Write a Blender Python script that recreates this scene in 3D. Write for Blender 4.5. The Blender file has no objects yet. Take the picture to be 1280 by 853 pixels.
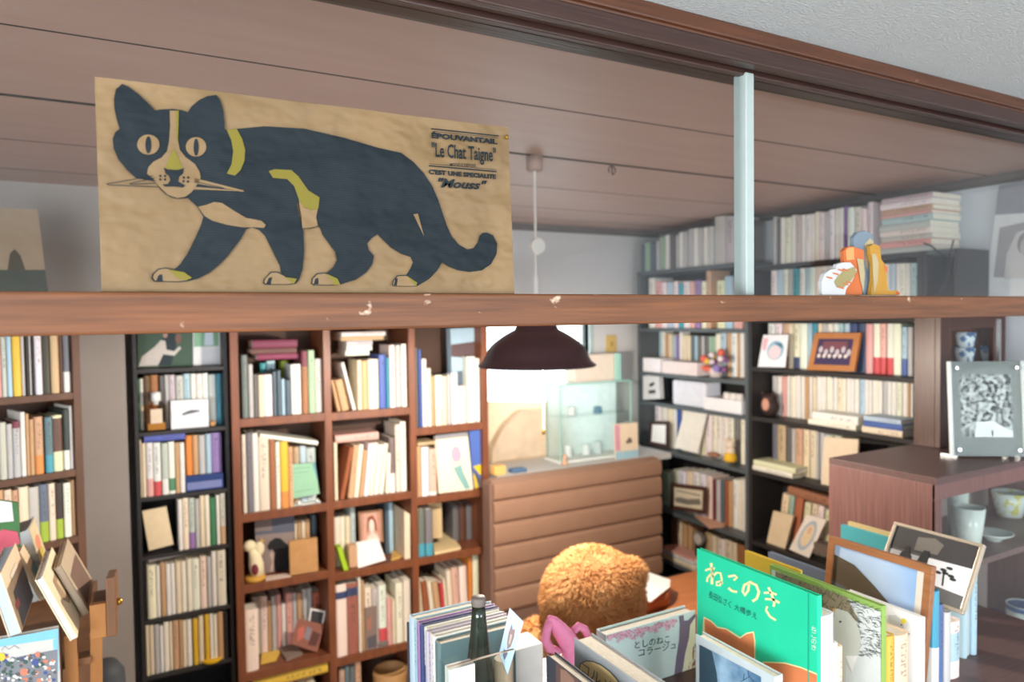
import bpy, math, random
from mathutils import Vector, Matrix
random.seed(7)
SC = bpy.context.scene
COL = SC.collection
V = Vector
PI = math.pi

# ------------------------------------------------------------------ camera
FPX = 880.0
H = 1.85
def basis(yaw, pitch, roll):
    a, p, r = map(math.radians, (yaw, pitch, roll))
    F = V((math.sin(a)*math.cos(p), math.cos(a)*math.cos(p), -math.sin(p)))
    R = V((math.cos(a), -math.sin(a), 0)); U = R.cross(F)
    c, s = math.cos(r), math.sin(r)
    return c*R + s*U, c*U - s*R, F
CR, CU, CF = basis(28.73, 1.937, -0.755)
C0 = V((0, 0, H))
cam = bpy.data.cameras.new('camera'); camo = bpy.data.objects.new('camera', cam); COL.objects.link(camo)
M = Matrix((CR, CU, -CF)).transposed().to_4x4(); M.translation = C0
camo.matrix_world = M
cam.sensor_width = 36; cam.lens = FPX*36/1280; cam.clip_start = 0.02
cam.dof.use_dof = True; cam.dof.focus_distance = 0.98; cam.dof.aperture_fstop = 4.0
SC.camera = camo
# ------------------------------------------------------------------ world, lights, exposure
SC.view_settings.view_transform = 'Standard'; SC.view_settings.look = 'None'
SC.view_settings.gamma = 1; SC.view_settings.use_curve_mapping = False
SC.view_settings.exposure = 0.0
w = bpy.data.worlds.new('daylight'); SC.world = w; w.use_nodes = True
bg = w.node_tree.nodes['Background']; bg.inputs[0].default_value = (0.86, 0.94, 1.0, 1); bg.inputs[1].default_value = 4.5
def area(name, loc, target, sx, sy, power, col):
    l = bpy.data.lights.new(name, 'AREA'); l.shape = 'RECTANGLE'; l.size = sx; l.size_y = sy; l.energy = power; l.color = col
    o = bpy.data.objects.new(name, l); COL.objects.link(o); o.location = loc
    o.rotation_euler = (V(target)-V(loc)).to_track_quat('-Z', 'Y').to_euler()
    return o
area('left_window_daylight', (-1.62, -1.0, 1.5), (1.0, .6, 1.35), 2.0, 1.1, 95, (0.94, 0.97, 1.0))
area('rear_window_daylight', (1.5, -3.1, 1.5), (1.2, 1.0, 1.5), 1.6, 1.1, 60, (0.94, 0.97, 1.0))

# ------------------------------------------------------------------ pixel rays (photograph frame 1280 x 853)
def ray(u, v): return CF + CR*((u-640)/FPX) + CU*((426.5-v)/FPX)
def X(u, v, x): d = ray(u, v); return C0 + d*(x/d.x)
def Y(u, v, y): d = ray(u, v); return C0 + d*(y/d.y)
def Z(u, v, z): d = ray(u, v); return C0 + d*((z-H)/d.z)
def PL(u, v, p0, n): d = ray(u, v); return C0 + d*((V(p0)-C0).dot(n)/d.dot(n))
def D(u, v, d): return C0 + ray(u, v)*d
def proj(P):
    q = V(P)-C0; z = q.dot(CF); return 640+FPX*q.dot(CR)/z, 426.5-FPX*q.dot(CU)/z

# ------------------------------------------------------------------ materials
def s2l(c): c /= 255.0; return c/12.92 if c <= .04045 else ((c+.055)/1.055)**2.4
def rgb(*c): return tuple(s2l(x) for x in c)+(1,)
MATS = {}
def newmat(name):
    m = bpy.data.materials.new(name); m.use_nodes = True
    nt = m.node_tree; b = nt.nodes['Principled BSDF']; return m, nt, b
def noise_fac(nt, scale, stretch=(1,1,1), detail=4, lo=.35, hi=.65, coord='Object'):
    tc = nt.nodes.new('ShaderNodeTexCoord'); mp = nt.nodes.new('ShaderNodeMapping'); mp.inputs['Scale'].default_value = stretch
    n = nt.nodes.new('ShaderNodeTexNoise'); n.inputs['Scale'].default_value = scale; n.inputs['Detail'].default_value = detail
    nt.links.new(tc.outputs[coord], mp.inputs[0]); nt.links.new(mp.outputs[0], n.inputs[0])
    r = nt.nodes.new('ShaderNodeMapRange'); r.inputs[1].default_value = lo; r.inputs[2].default_value = hi
    nt.links.new(n.outputs[0], r.inputs[0]); return r.outputs[0]
def mixc(nt, fac, a, b):
    m = nt.nodes.new('ShaderNodeMix'); m.data_type = 'RGBA'
    for s, val in ((0, fac), (6, a), (7, b)):
        if hasattr(val, 'is_output'): nt.links.new(val, m.inputs[s])
        else: m.inputs[s].default_value = val
    return m.outputs[2]
def bump(nt, b, h, strength=.3, dist=.002):
    n = nt.nodes.new('ShaderNodeBump'); n.inputs['Strength'].default_value = strength; n.inputs['Distance'].default_value = dist
    nt.links.new(h, n.inputs['Height']); nt.links.new(n.outputs[0], b.inputs['Normal'])
def plain(name, c, rough=.6, spec=.4, metal=0, var=0.0, scale=30):
    if name in MATS: return MATS[name]
    m, nt, b = newmat(name); col = rgb(*c)
    b.inputs['Roughness'].default_value = rough; b.inputs['Specular IOR Level'].default_value = spec; b.inputs['Metallic'].default_value = metal
    k = 1-(var or .06)
    f = noise_fac(nt, scale)
    nt.links.new(mixc(nt, f, tuple(x*k for x in col[:3])+(1,), col), b.inputs['Base Color'])
    MATS[name] = m; return m
def wood(name, c1, c2, stretch=(2, 30, 30), scale=4, rough=.45, bmp=.15, wear=None):
    m, nt, b = newmat(name)
    f = noise_fac(nt, scale, stretch, 6, .3, .7)
    col = mixc(nt, f, rgb(*c1), rgb(*c2))
    if wear:
        f2 = noise_fac(nt, 38, (.7, 1, 1), 3, .68, .74)
        col = mixc(nt, f2, col, rgb(*wear))
    nt.links.new(col, b.inputs['Base Color']); b.inputs['Roughness'].default_value = rough
    bump(nt, b, f, bmp); MATS[name] = m; return m
def translucent(m, f=.5):
    nt = m.node_tree; b = nt.nodes['Principled BSDF']; out = nt.nodes['Material Output']
    t = nt.nodes.new('ShaderNodeBsdfTranslucent'); mx = nt.nodes.new('ShaderNodeMixShader'); mx.inputs[0].default_value = f
    nt.links.new(b.inputs['Base Color'].links[0].from_socket, t.inputs[0])
    nt.links.new(b.outputs[0], mx.inputs[1]); nt.links.new(t.outputs[0], mx.inputs[2]); nt.links.new(mx.outputs[0], out.inputs[0])
def glass(name, tint=(1, 1, 1), refl=1.0, alpha_col=.97):
    m = bpy.data.materials.new(name); m.use_nodes = True; nt = m.node_tree; nt.nodes.clear()
    out = nt.nodes.new('ShaderNodeOutputMaterial'); mx = nt.nodes.new('ShaderNodeMixShader')
    t = nt.nodes.new('ShaderNodeBsdfTransparent'); t.inputs[0].default_value = tuple(x*alpha_col for x in tint)+(1,)
    g = nt.nodes.new('ShaderNodeBsdfGlossy'); g.inputs['Roughness'].default_value = .02
    fr = nt.nodes.new('ShaderNodeFresnel'); fr.inputs[0].default_value = 1.5
    mt = nt.nodes.new('ShaderNodeMath'); mt.operation = 'MULTIPLY'; mt.inputs[1].default_value = refl
    ge = nt.nodes.new('ShaderNodeNewGeometry'); iv = nt.nodes.new('ShaderNodeMath'); iv.operation = 'SUBTRACT'; iv.inputs[0].default_value = 1
    m2 = nt.nodes.new('ShaderNodeMath'); m2.operation = 'MULTIPLY'
    nt.links.new(ge.outputs['Backfacing'], iv.inputs[1]); nt.links.new(fr.outputs[0], m2.inputs[0]); nt.links.new(iv.outputs[0], m2.inputs[1])
    nt.links.new(m2.outputs[0], mt.inputs[0]); nt.links.new(mt.outputs[0], mx.inputs[0])
    nt.links.new(t.outputs[0], mx.inputs[1]); nt.links.new(g.outputs[0], mx.inputs[2]); nt.links.new(mx.outputs[0], out.inputs[0])
    MATS[name] = m; return m

m_ceil = wood('ceiling_board', (192, 160, 148), (200, 170, 158), (1, 6, 6), 3, .5, 0)
m_white = plain('white_plaster', (198, 208, 212), .9, .2, 0, .05, 60)
nt = m_white.node_tree; bump(nt, nt.nodes['Principled BSDF'], noise_fac(nt, 220, (1, 1, 1), 3, .3, .7), .5, .002)
m_wall = plain('pale_wall', (204, 203, 203), .9, .2, 0, .04, 3)
m_rwall = plain('cool_wall', (212, 218, 224), .9, .2, 0, .04, 3)
m_column = plain('grey_column', (172, 164, 158), .85, .2, 0, .06, 5)
m_beam = wood('beam_wood', (92, 54, 28), (128, 78, 44), (1.2, 30, 30), 5, .5, .2, (214, 190, 165))
m_trim = wood('trim_wood', (72, 42, 26), (96, 56, 34), (1.2, 30, 30), 5, .45, .15, (150, 110, 80))
m_trimd = wood('trim_dark_wood', (54, 36, 32), (68, 46, 40), (1.2, 40, 40), 5, .4, .15)
m_floor = wood('floor_wood', (150, 122, 98), (170, 142, 116), (2, 12, 12), 3, .5)
m_cube = wood('brown_case_wood', (112, 64, 40), (134, 78, 48), (6, 6, 1), 6, .45, .1)
m_cubein = plain('case_back_board', (92, 70, 60), .7, .3)
m_black = plain('black_case_board', (46, 44, 44), .5, .4)
m_grey = plain('grey_case_board', (84, 92, 96), .45, .5)
m_leftc = wood('dark_case_wood', (84, 56, 40), (104, 70, 50), (6, 6, 1), 6, .5, .1)
m_cab = wood('cabinet_laminate', (104, 72, 68), (132, 94, 88), (40, 40, 1.2), 5, .4, .05)
m_cabtop = wood('cabinet_top_laminate', (86, 62, 60), (100, 74, 70), (2, 30, 30), 5, .4, .05)
m_cab2 = wood('dark_cabinet_wood', (62, 38, 32), (82, 50, 40), (30, 30, 1.5), 5, .4, .05)
m_cab2w = wood('warm_cabinet_wood', (112, 66, 46), (130, 78, 54), (30, 30, 1.5), 5, .45, .05)
m_vinyl = plain('brown_vinyl', (158, 122, 99), .55, .4, 0, .06, 12)
m_vinyld = plain('brown_vinyl_side', (128, 98, 84), .6, .3)
m_glass = glass('clear_glass', (.97, 1, .99), 1.0, .98)
m_pane = glass('transom_glass', (.98, 1, 1), 1.35, .97)
m_gedge = plain('glass_edge', (160, 212, 200), .2, .6)
m_alu = plain('pale_aluminium', (176, 190, 188), .4, .5)
m_paper = plain('paper_pages', (236, 228, 210), .8, .2, 0, .1, 120)
m_card = plain('white_card', (240, 238, 234), .6, .3)
def ribbed(m, amt, crumple, fine):
    nt = m.node_tree; b = nt.nodes['Principled BSDF']
    tc = nt.nodes.new('ShaderNodeTexCoord'); wv = nt.nodes.new('ShaderNodeTexWave'); wv.bands_direction = 'Z'; wv.inputs['Scale'].default_value = 120; wv.inputs['Distortion'].default_value = 1.2; wv.inputs['Detail Scale'].default_value = .4
    nt.links.new(tc.outputs['Object'], wv.inputs[0])
    src = b.inputs['Base Color'].links[0].from_socket
    mx = nt.nodes.new('ShaderNodeMix'); mx.data_type = 'RGBA'; mx.blend_type = 'MULTIPLY'; mx.inputs[0].default_value = amt
    nt.links.new(src, mx.inputs[6]); nt.links.new(wv.outputs[0], mx.inputs[7]); nt.links.new(mx.outputs[2], b.inputs['Base Color'])
    bump(nt, b, noise_fac(nt, 11, (1, 1, 1.5), 3, .2, .8), crumple, fine)
m_kraft = plain('kraft_paper', (138, 112, 77), .55, .4, 0, .2, 6); ribbed(m_kraft, .07, .8, .014)
m_ink = plain('slate_ink', (36, 45, 50), .6, .15, 0, .12, 20); ribbed(m_ink, .3, .8, .014)
m_olive = plain('olive_ink', (118, 108, 36), .6, .3)
m_shade = plain('lamp_enamel', (62, 42, 46), .28, .5)
m_plastic = plain('white_plastic', (224, 218, 212), .4, .4)
m_brass = plain('brass', (190, 150, 70), .3, .5, .9)
m_chrome = plain('chrome', (205, 210, 212), .2, .6, .9)
m_porc = plain('porcelain', (232, 236, 232), .2, .5)
m_porcb = plain('blue_glaze', (86, 116, 170), .25, .5)
m_blackp = plain('black_plastic', (30, 30, 32), .4, .4)
m_tan = plain('tan_wood', (196, 148, 96), .55, .3, 0, .12, 25)

def book_material():
    m, nt, b = newmat('book_cover'); N = nt.nodes; L = nt.links
    oi = N.new('ShaderNodeObjectInfo')
    at = N.new('ShaderNodeAttribute'); at.attribute_type = 'OBJECT'; at.attribute_name = 'band_colour'
    a0 = N.new('ShaderNodeAttribute'); a0.attribute_type = 'OBJECT'; a0.attribute_name = 'band_low'
    a1 = N.new('ShaderNodeAttribute'); a1.attribute_type = 'OBJECT'; a1.attribute_name = 'band_high'
    tc = N.new('ShaderNodeTexCoord'); sp = N.new('ShaderNodeSeparateXYZ'); L.new(tc.outputs['Generated'], sp.inputs[0])
    def mth(op, a, bb, c=None):
        n = N.new('ShaderNodeMath'); n.operation = op
        for i, x in enumerate((a, bb)):
            if hasattr(x, 'is_output'): L.new(x, n.inputs[i])
            else: n.inputs[i].default_value = x
        return n.outputs[0]
    band = mth('MULTIPLY', mth('LESS_THAN', sp.outputs[2], a1.outputs['Fac']), mth('GREATER_THAN', sp.outputs[2], a0.outputs['Fac']))
    col = mixc(nt, band, oi.outputs['Color'], at.outputs['Color'])
    # printed title column on the spine: irregular short strokes
    mp = N.new('ShaderNodeCombineXYZ')
    L.new(mth('ADD', mth('MULTIPLY', sp.outputs[0], 2.5), mth('MULTIPLY', oi.outputs['Random'], 50)), mp.inputs[0]); L.new(mth('MULTIPLY', sp.outputs[2], 34), mp.inputs[2])
    nz = N.new('ShaderNodeTexNoise'); nz.inputs['Scale'].default_value = 1.0; nz.inputs['Detail'].default_value = 2; L.new(mp.outputs[0], nz.inputs[0])
    ink = mth('GREATER_THAN', nz.outputs[0], .52)
    for a, bb in (('GREATER_THAN', (0, .3)), ('LESS_THAN', (0, .7)), ('GREATER_THAN', (2, .42)), ('LESS_THAN', (2, .92)), ('LESS_THAN', (1, .05))):
        ink = mth('MULTIPLY', ink, mth(a, sp.outputs[bb[0]], bb[1]))
    ink = mth('MULTIPLY', ink, mth('MULTIPLY', mth('GREATER_THAN', oi.outputs['Random'], .25), .5))
    col = mixc(nt, ink, col, (.06, .05, .05, 1))
    L.new(col, b.inputs['Base Color']); b.inputs['Roughness'].default_value = .5; b.inputs['Specular IOR Level'].default_value = .35
    return m
m_book = book_material()

PAL = {'W': ('white', (236, 232, 224)), 'I': ('ivory', (240, 232, 212)), 'C': ('cream', (232, 216, 186)), 'T': ('tan', (200, 160, 118)),
 'O': ('orange', (222, 136, 62)), 'Y': ('yellow', (226, 182, 50)), 'G': ('dark grey', (104, 100, 100)), 'S': ('light grey', (190, 188, 186)),
 'K': ('black', (42, 38, 38)), 'D': ('dark brown', (92, 60, 46)), 'B': ('blue', (62, 92, 164)), 'L': ('light blue', (168, 198, 214)),
 'Q': ('teal', (64, 150, 170)), 'N': ('navy', (44, 56, 96)), 'P': ('pink', (226, 164, 156)), 'R': ('red', (206, 66, 70)),
 'M': ('maroon', (112, 44, 58)), 'V': ('violet', (140, 104, 168)), 'E': ('green', (66, 128, 88)), 'H': ('sage green', (156, 184, 160)),
 'F': ('lime green', (160, 186, 50)), 'A': ('rust brown', (160, 92, 58)), 'Z': ('slate', (88, 104, 116))}

# ------------------------------------------------------------------ mesh builder (world coordinates)
class MB:
    def __init__(s, T=None): s.v = []; s.f = []; s.m = []; s.T = T
    def add(s, vs, fs, mi=0):
        o = len(s.v); s.v += [(s.T @ V(p)) if s.T else V(p) for p in vs]
        for f in fs: s.f.append([i+o for i in f]); s.m.append(mi)
        return s
    def box(s, a, b, mi=0):
        x0, y0, z0 = [min(p, q) for p, q in zip(a, b)]; x1, y1, z1 = [max(p, q) for p, q in zip(a, b)]
        return s.add([(x0,y0,z0),(x1,y0,z0),(x1,y1,z0),(x0,y1,z0),(x0,y0,z1),(x1,y0,z1),(x1,y1,z1),(x0,y1,z1)],
            [(0,3,2,1),(4,5,6,7),(0,1,5,4),(1,2,6,5),(2,3,7,6),(3,0,4,7)], mi)
    def prism(s, poly, ext, mi=0):
        n = len(poly); ext = V(ext); vs = [V(p) for p in poly]+[V(p)+ext for p in poly]
        return s.add(vs, [tuple(range(n))[::-1], tuple(range(n, 2*n))]+[(i, (i+1) % n, n+(i+1) % n, n+i) for i in range(n)], mi)
    def face(s, poly, mi=0): return s.add(poly, [tuple(range(len(poly)))], mi)
    def tube(s, pts, r, n=8, mi=0):
        pts = [V(p) for p in pts]; k = len(pts); rs = r if isinstance(r, (list, tuple)) else [r]*k; vs = []; fs = []
        for i, p in enumerate(pts):
            t = (pts[min(i+1, k-1)]-pts[max(i-1, 0)]).normalized()
            a = t.cross(V((0, 0, 1)) if abs(t.z) < .9 else V((1, 0, 0))).normalized(); b = t.cross(a)
            vs += [p+(a*math.cos(2*PI*j/n)+b*math.sin(2*PI*j/n))*rs[i] for j in range(n)]
        for i in range(k-1):
            fs += [(i*n+j, i*n+(j+1) % n, (i+1)*n+(j+1) % n, (i+1)*n+j) for j in range(n)]
        fs += [tuple(range(n))[::-1], tuple(range((k-1)*n, k*n))]
        return s.add(vs, fs, mi)
    def lathe(s, c, prof, n=24, mi=0, ang=None):
        c = V(c); vs = []; fs = []; k = len(prof)
        for r, z in prof: vs += [c+V((r*math.cos(2*PI*j/n), r*math.sin(2*PI*j/n), z)) for j in range(n)]
        for i in range(k-1): fs += [(i*n+j, i*n+(j+1) % n, (i+1)*n+(j+1) % n, (i+1)*n+j) for j in range(n)]
        if prof[0][0] > 1e-4: fs.append(tuple(range(n))[::-1])
        if prof[-1][0] > 1e-4: fs.append(tuple(range((k-1)*n, k*n)))
        return s.add(vs, fs, mi)
    def ball(s, c, r, n=14, mi=0, k=9):
        r = (r, r, r) if isinstance(r, (int, float)) else r; c = V(c); vs = []; fs = []
        for i in range(k+1):
            t = PI*i/k
            vs += [c+V((r[0]*math.sin(t)*math.cos(2*PI*j/n), r[1]*math.sin(t)*math.sin(2*PI*j/n), r[2]*math.cos(t))) for j in range(n)]
        for i in range(k): fs += [(i*n+j, (i+1)*n+j, (i+1)*n+(j+1) % n, i*n+(j+1) % n) for j in range(n)]
        return s.add(vs, fs, mi)
    def build(s, name, mats, parent=None, origin=None, smooth=False, bevel=0, label=None):
        me = bpy.data.meshes.new(name); W = WM[parent.name] if parent else Matrix.Translation(V(origin) if origin is not None else s.base())
        I = W.inverted()
        me.from_pydata([I @ p for p in s.v], [], s.f)
        for mt in (mats if isinstance(mats, (list, tuple)) else [mats]): me.materials.append(mt)
        me.polygons.foreach_set('material_index', s.m)
        if smooth: me.polygons.foreach_set('use_smooth', [True]*len(s.f))
        me.validate(); me.update()
        o = bpy.data.objects.new(name, me); COL.objects.link(o)
        if parent: o.parent = parent
        else: o.matrix_world = W
        WM[o.name] = W
        if bevel:
            bv = o.modifiers.new('bevel', 'BEVEL'); bv.width = bevel; bv.segments = 2; bv.limit_method = 'ANGLE'
        if label: o['label'] = label
        return o
    def base(s):
        xs = [p.x for p in s.v]; ys = [p.y for p in s.v]; zs = [p.z for p in s.v]
        return V(((min(xs)+max(xs))/2, (min(ys)+max(ys))/2, min(zs)))
WM = {}
def tag(o, label, cat, group=None, kind=None):
    o['label'] = label; o['category'] = cat
    if group: o['group'] = group
    if kind: o['kind'] = kind
    return o
def thing(name, label, cat, loc, group=None, rotz=0):
    o = bpy.data.objects.new(name, None); COL.objects.link(o); o.empty_display_size = .05
    o.location = loc; o.rotation_euler = (0, 0, rotz); WM[o.name] = Matrix.Translation(V(loc)) @ Matrix.Rotation(rotz, 4, 'Z')
    return tag(o, label, cat, group)
def struct(name, mb, mats, **k): o = mb.build(name, mats, **k); o['kind'] = 'structure'; return o
def frameT(p0, e):   # local x along e, y into depth (away from the viewer), z up
    e = V(e).normalized(); n = V((e.y, -e.x, 0)); return Matrix((e, -n, V((0, 0, 1)))).transposed().to_4x4(), n, e
def FT(p0, e):
    R, n, e = frameT(p0, e); R = R.copy(); R.translation = V(p0); return R
def text(body, bl, br, tl, mat, parent, name='lettering', bold=0.0, shear=0.0, off=None):
    c = bpy.data.curves.new('t', 'FONT'); c.body = body; c.offset = bold; c.shear = shear; c.resolution_u = 2
    o = bpy.data.objects.new('t', c); COL.objects.link(o)
    dg = bpy.context.evaluated_depsgraph_get(); me = bpy.data.meshes.new_from_object(o.evaluated_get(dg))
    bpy.data.objects.remove(o); bpy.data.curves.remove(c)
    xs = [v.co.x for v in me.vertices]; ys = [v.co.y for v in me.vertices]; x0, x1, y0, y1 = min(xs), max(xs), min(ys), max(ys)
    bl, br, tl = V(bl), V(br), V(tl); mb = MB()
    mb.add([bl+(br-bl)*((v.co.x-x0)/(x1-x0))+(tl-bl)*((v.co.y-y0)/(y1-y0)) for v in me.vertices], [tuple(p.vertices) for p in me.polygons])
    bpy.data.meshes.remove(me)
    return mb.build(name, mat, parent)
def ell(cx, cy, rx, ry, n=24): return [(cx+rx*math.cos(2*PI*i/n), cy+ry*math.sin(2*PI*i/n)) for i in range(n)]
def cp(crop, pts): return [(crop[0]+x/crop[2], crop[1]+y/crop[2]) for x, y in pts]
def stroke(pts, wd):   # polyline (2D) -> outline polygon
    L, Rr = [], []
    for i, (x, y) in enumerate(pts):
        x0, y0 = pts[max(i-1, 0)]; x1, y1 = pts[min(i+1, len(pts)-1)]
        dx, dy = x1-x0, y1-y0; l = math.hypot(dx, dy) or 1; k = wd if not isinstance(wd, (list, tuple)) else wd[i]
        L.append((x-dy/l*k/2, y+dx/l*k/2)); Rr.append((x+dy/l*k/2, y-dx/l*k/2))
    return L, Rr
def add_stroke(mb, pts, wd, fn, mi=0):
    L, Rr = stroke(pts, wd)
    for i in range(len(pts)-1): mb.face([fn(*L[i]), fn(*L[i+1]), fn(*Rr[i+1]), fn(*Rr[i])], mi)

# ================================================================== SETTING
ZC = 2.35; YP = 0.80; YB = 3.30; XR = 2.83; XL = -1.7
struct('floor', MB().box((XL, -3.2, -.05), (XR, YB, 0)), m_floor)
# back wall with the window opening
wx0 = Y(600, 450, YB).x; wx1 = Y(736, 450, YB).x; wz0 = Y(720, 589, 2.80).z+.03; wz1 = Y(700, 388, YB).z
b = MB(); b.box((XL, YB, 0), (wx0, YB+.1, ZC)); b.box((wx1, YB, 0), (XR+.1, YB+.1, ZC)); b.box((wx0, YB, 0), (wx1, YB+.1, wz0)); b.box((wx0, YB, wz1), (wx1, YB+.1, ZC))
struct('wall_back', b, m_wall)
struct('wall_right', MB().box((XR, -3.2, 0), (XR+.1, YB, ZC)), m_rwall)
b = MB().box((XL-.1, .2, 0), (XL, YB, ZC)).box((XL-.1, -3.3, 0), (XL, -2.3, ZC)).box((XL-.1, -2.3, 0), (XL, .2, .85)).box((XL-.1, -2.3, 2.1), (XL, .2, ZC))
struct('wall_left', b, m_wall)
b = MB().box((XL, -3.3, 0), (.7, -3.2, ZC)).box((2.5, -3.3, 0), (XR+.1, -3.2, ZC)).box((.7, -3.3, 0), (2.5, -3.2, .85)).box((.7, -3.3, 2.1), (2.5, -3.2, ZC))
struct('wall_front', b, m_wall)
struct('wall_column', MB().box((-.62, 3.02, 0), (-.005, YB, ZC)), m_column)
b = MB(); t = .025
b.box((wx0-t, YB-.012, wz0-t), (wx0, YB+.06, wz1+t)); b.box((wx1, YB-.012, wz0-t), (wx1+t, YB+.06, wz1+t)); b.box((wx0, YB-.012, wz1), (wx1, YB+.06, wz1+t)); b.box((wx0, YB-.03, wz0-t), (wx1, YB+.06, wz0))
wfr = struct('window_1', b, m_alu)
MB().box((wx0, YB+.04, wz0), (wx1, YB+.046, wz1)).build('pane', m_glass, wfr)
# ceiling of boards running along x
ceil = struct('ceiling', MB().box((XL, YP+.02, ZC+.003), (XR+.1, YB+.1, ZC+.05)), plain('ceiling_joint', (46, 36, 32), .8))
ys = sorted([Z(640, 128, ZC).y, Z(60, 123.5, ZC).y, Z(720, 201, ZC).y, Z(720, 238, ZC).y, Z(640, 257, ZC).y, Z(640, 271, ZC).y])
ed = [YP+.03]+ys+[YB]
for a, c in zip(ed, ed[1:]):
    if c-a > .02: MB().box((XL, a+.003, ZC), (XR, c-.003, ZC+.003)).build('ceiling_board', m_ceil, ceil)
    if c < YB: MB().box((XL, c-.0032, ZC-.0004), (XR, c+.0032, ZC+.003)).build('ceiling_joint', MATS['ceiling_joint'], ceil)
m_crown = plain('crown_moulding', (112, 104, 102), .6)
struct('trim_1', MB().prism([(XL, YB, ZC), (XL, YB-.03, ZC), (XL, YB-.022, ZC-.025), (XL, YB, ZC-.035)], (XR-XL, 0, 0)), m_crown)
struct('trim_2', MB().prism([(XR, YP+.1, ZC), (XR-.03, YP+.1, ZC), (XR-.022, YP+.1, ZC-.025), (XR, YP+.1, ZC-.035)], (0, YB-YP-.1, 0)), m_crown)
# camera-side white ceiling and the transom head
struct('ceiling_front', MB().box((XL, -3.2, 2.297), (XR+.1, YP+.002, 2.34)), m_white)
zt0, zt1 = 2.244, 2.297
struct('trim_3', MB().box((XL, YP, zt0+.026), (XR, YP+.10, zt1+.03)).box((XL, YP-.006, zt0+.03), (XR, YP, zt1)), m_trim, bevel=.003)
b = MB().box((XL, YP-.002, zt0), (XR, YP+.012, zt0+.026)); b.box((XL, YP+.020, zt0+.006), (XR, YP+.034, zt0+.026)); b.box((XL, YP+.042, zt0), (XR, YP+.056, zt0+.026)); b.box((XL, YP+.064, zt0+.004), (XR, YP+.10, zt0+.026))
struct('trim_4', b, m_trimd, bevel=.002)
zb0, zb1 = 1.838, 1.881
beam = struct('trim_5', MB().box((XL, YP, zb0), (XR, YP+.10, zb1-.0006)), m_beam, bevel=.003)
beam['label'] = 'worn brown wooden beam under the glass transom'
# transom glass: two panes, the visible edge stile between them
px = Y(931, 240, YP+.05).x
for i, (xa, xb, yy) in enumerate(((XL, px+.01, YP+.046), (px-.008, XR, YP+.058))):
    g = struct('window_%d' % (i+2), MB().box((xa, yy, zb1), (xb, yy+.005, zt0+.004)), m_pane)
pole = struct('trim_6', MB().box((px-.0095, YP+.038, zb1), (px+.0095, YP+.066, zt0+.004)), m_alu, bevel=.002)
pole['label'] = 'slim pale metal stile between the two transom panes'

# ================================================================== PAPER BAG WITH CAT
YG = .812
bag = thing('paper_bag', 'flat kraft paper bag printed with a striding dark cat, standing on the wooden beam', 'bag', (Y(380, 300, YG).x, YG+.006, zb1))
def bagp(u, v, k=0): p = Y(u, v, YG); return V((p.x, p.y-.0008-k*.0006, p.z))
tl, tr, br, bl_ = Y(118, 95, YG), Y(636, 159, YG), Y(644, 365.5, YG), Y(127, 364.5, YG)
bl_.z = zb1; br.z = zb1
NX, NZ = 40, 20; b = MB(); vs = []
rr = random.Random(3)
ph = [(rr.uniform(0, 6), rr.uniform(2, 9), rr.uniform(6, 22)) for _ in range(6)]
for j in range(NZ+1):
    for i in range(NX+1):
        s_, t_ = i/NX, j/NZ
        p = (bl_*(1-s_)+br*s_)*(1-t_)+(tl*(1-s_)+tr*s_)*t_
        k = sum(math.sin(q[0]+q[1]*s_*3+q[2]*t_) for q in ph)*.0003
        edge = min(s_, 1-s_)*NX
        p = V((p.x, YG+(k+.0018)*(1 if 0 < i < NX else 0)+.002*(1 if i in (0, NX) else 0), p.z)); vs.append(p)
fs = [(j*(NX+1)+i, j*(NX+1)+i+1, (j+1)*(NX+1)+i+1, (j+1)*(NX+1)+i) for j in range(NZ) for i in range(NX)]
b.add(vs, fs)
b.add([(p.x, YG+.012, p.z) for p in (bl_, br, tr, tl)]+[(p.x, YG+.002, p.z) for p in (bl_, br, tr, tl)], [(3, 2, 1, 0), (0, 1, 5, 4), (1, 2, 6, 5), (2, 3, 7, 6), (3, 0, 4, 7)])
b.build('bag_paper', m_kraft, bag, smooth=True)
A = (120, 90, 5.02); B = (120, 220, 4.267); C = (380, 150, 3.878); O2 = (0, 0, 2.0); Dd = (100, 80, 2.843)
sil = (cp(A, [(165,75),(205,95),(260,135),(320,190),(370,242),(420,235),(480,233),(540,240),(575,255),(600,215),(650,175),(700,152),(755,145),(780,180),(800,250),(806,320),(806,358),(818,363),(885,357)])
 + cp(O2, [(600,322),(660,316),(760,322),(860,345),(945,370)])
 + cp(C, [(470,160),(530,205),(580,260),(620,320),(650,390),(670,450),(690,510),(715,565),(750,605),(790,628),(820,622),(840,595),(850,562),(865,548),(885,546),(915,560),(935,600),(932,650),(905,700),(860,730),(800,738),(740,728),(700,712),(668,690),(645,730),(605,772),(548,806),(495,752),(515,720),(527,690),(515,665),(470,650),(420,620),(380,580),(355,555),(325,575),(305,600),(312,630),(338,660),(330,700),(300,740),(250,775),(170,800),(105,745),(140,715),(158,680),(150,640),(120,600),(90,560),(70,510),(58,460),(65,390)])
 + cp(B, [(1070,150),(1085,220),(1105,300),(1110,400),(1100,500),(1080,560),(1062,575),(985,515),(980,480),(950,420),(920,360),(900,320),(870,290),(830,275),(800,285),(770,340),(700,430),(650,480),(600,520),(540,550),(490,562),(415,500),(450,470),(490,410),(530,330),(560,260),(572,218),(540,165),(490,120)])
 + cp(A, [(510,797),(440,770),(395,725),(380,690),(250,668),(190,610),(140,550),(110,480),(105,420),(120,380),(148,358),(130,300),(115,230),(112,170),(125,110)]))
pr = MB()
def pp(pts, k, mi): pr.face([bagp(u, v, k) for u, v in pts][::-1], mi)
pp(sil, 0, 0)
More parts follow.
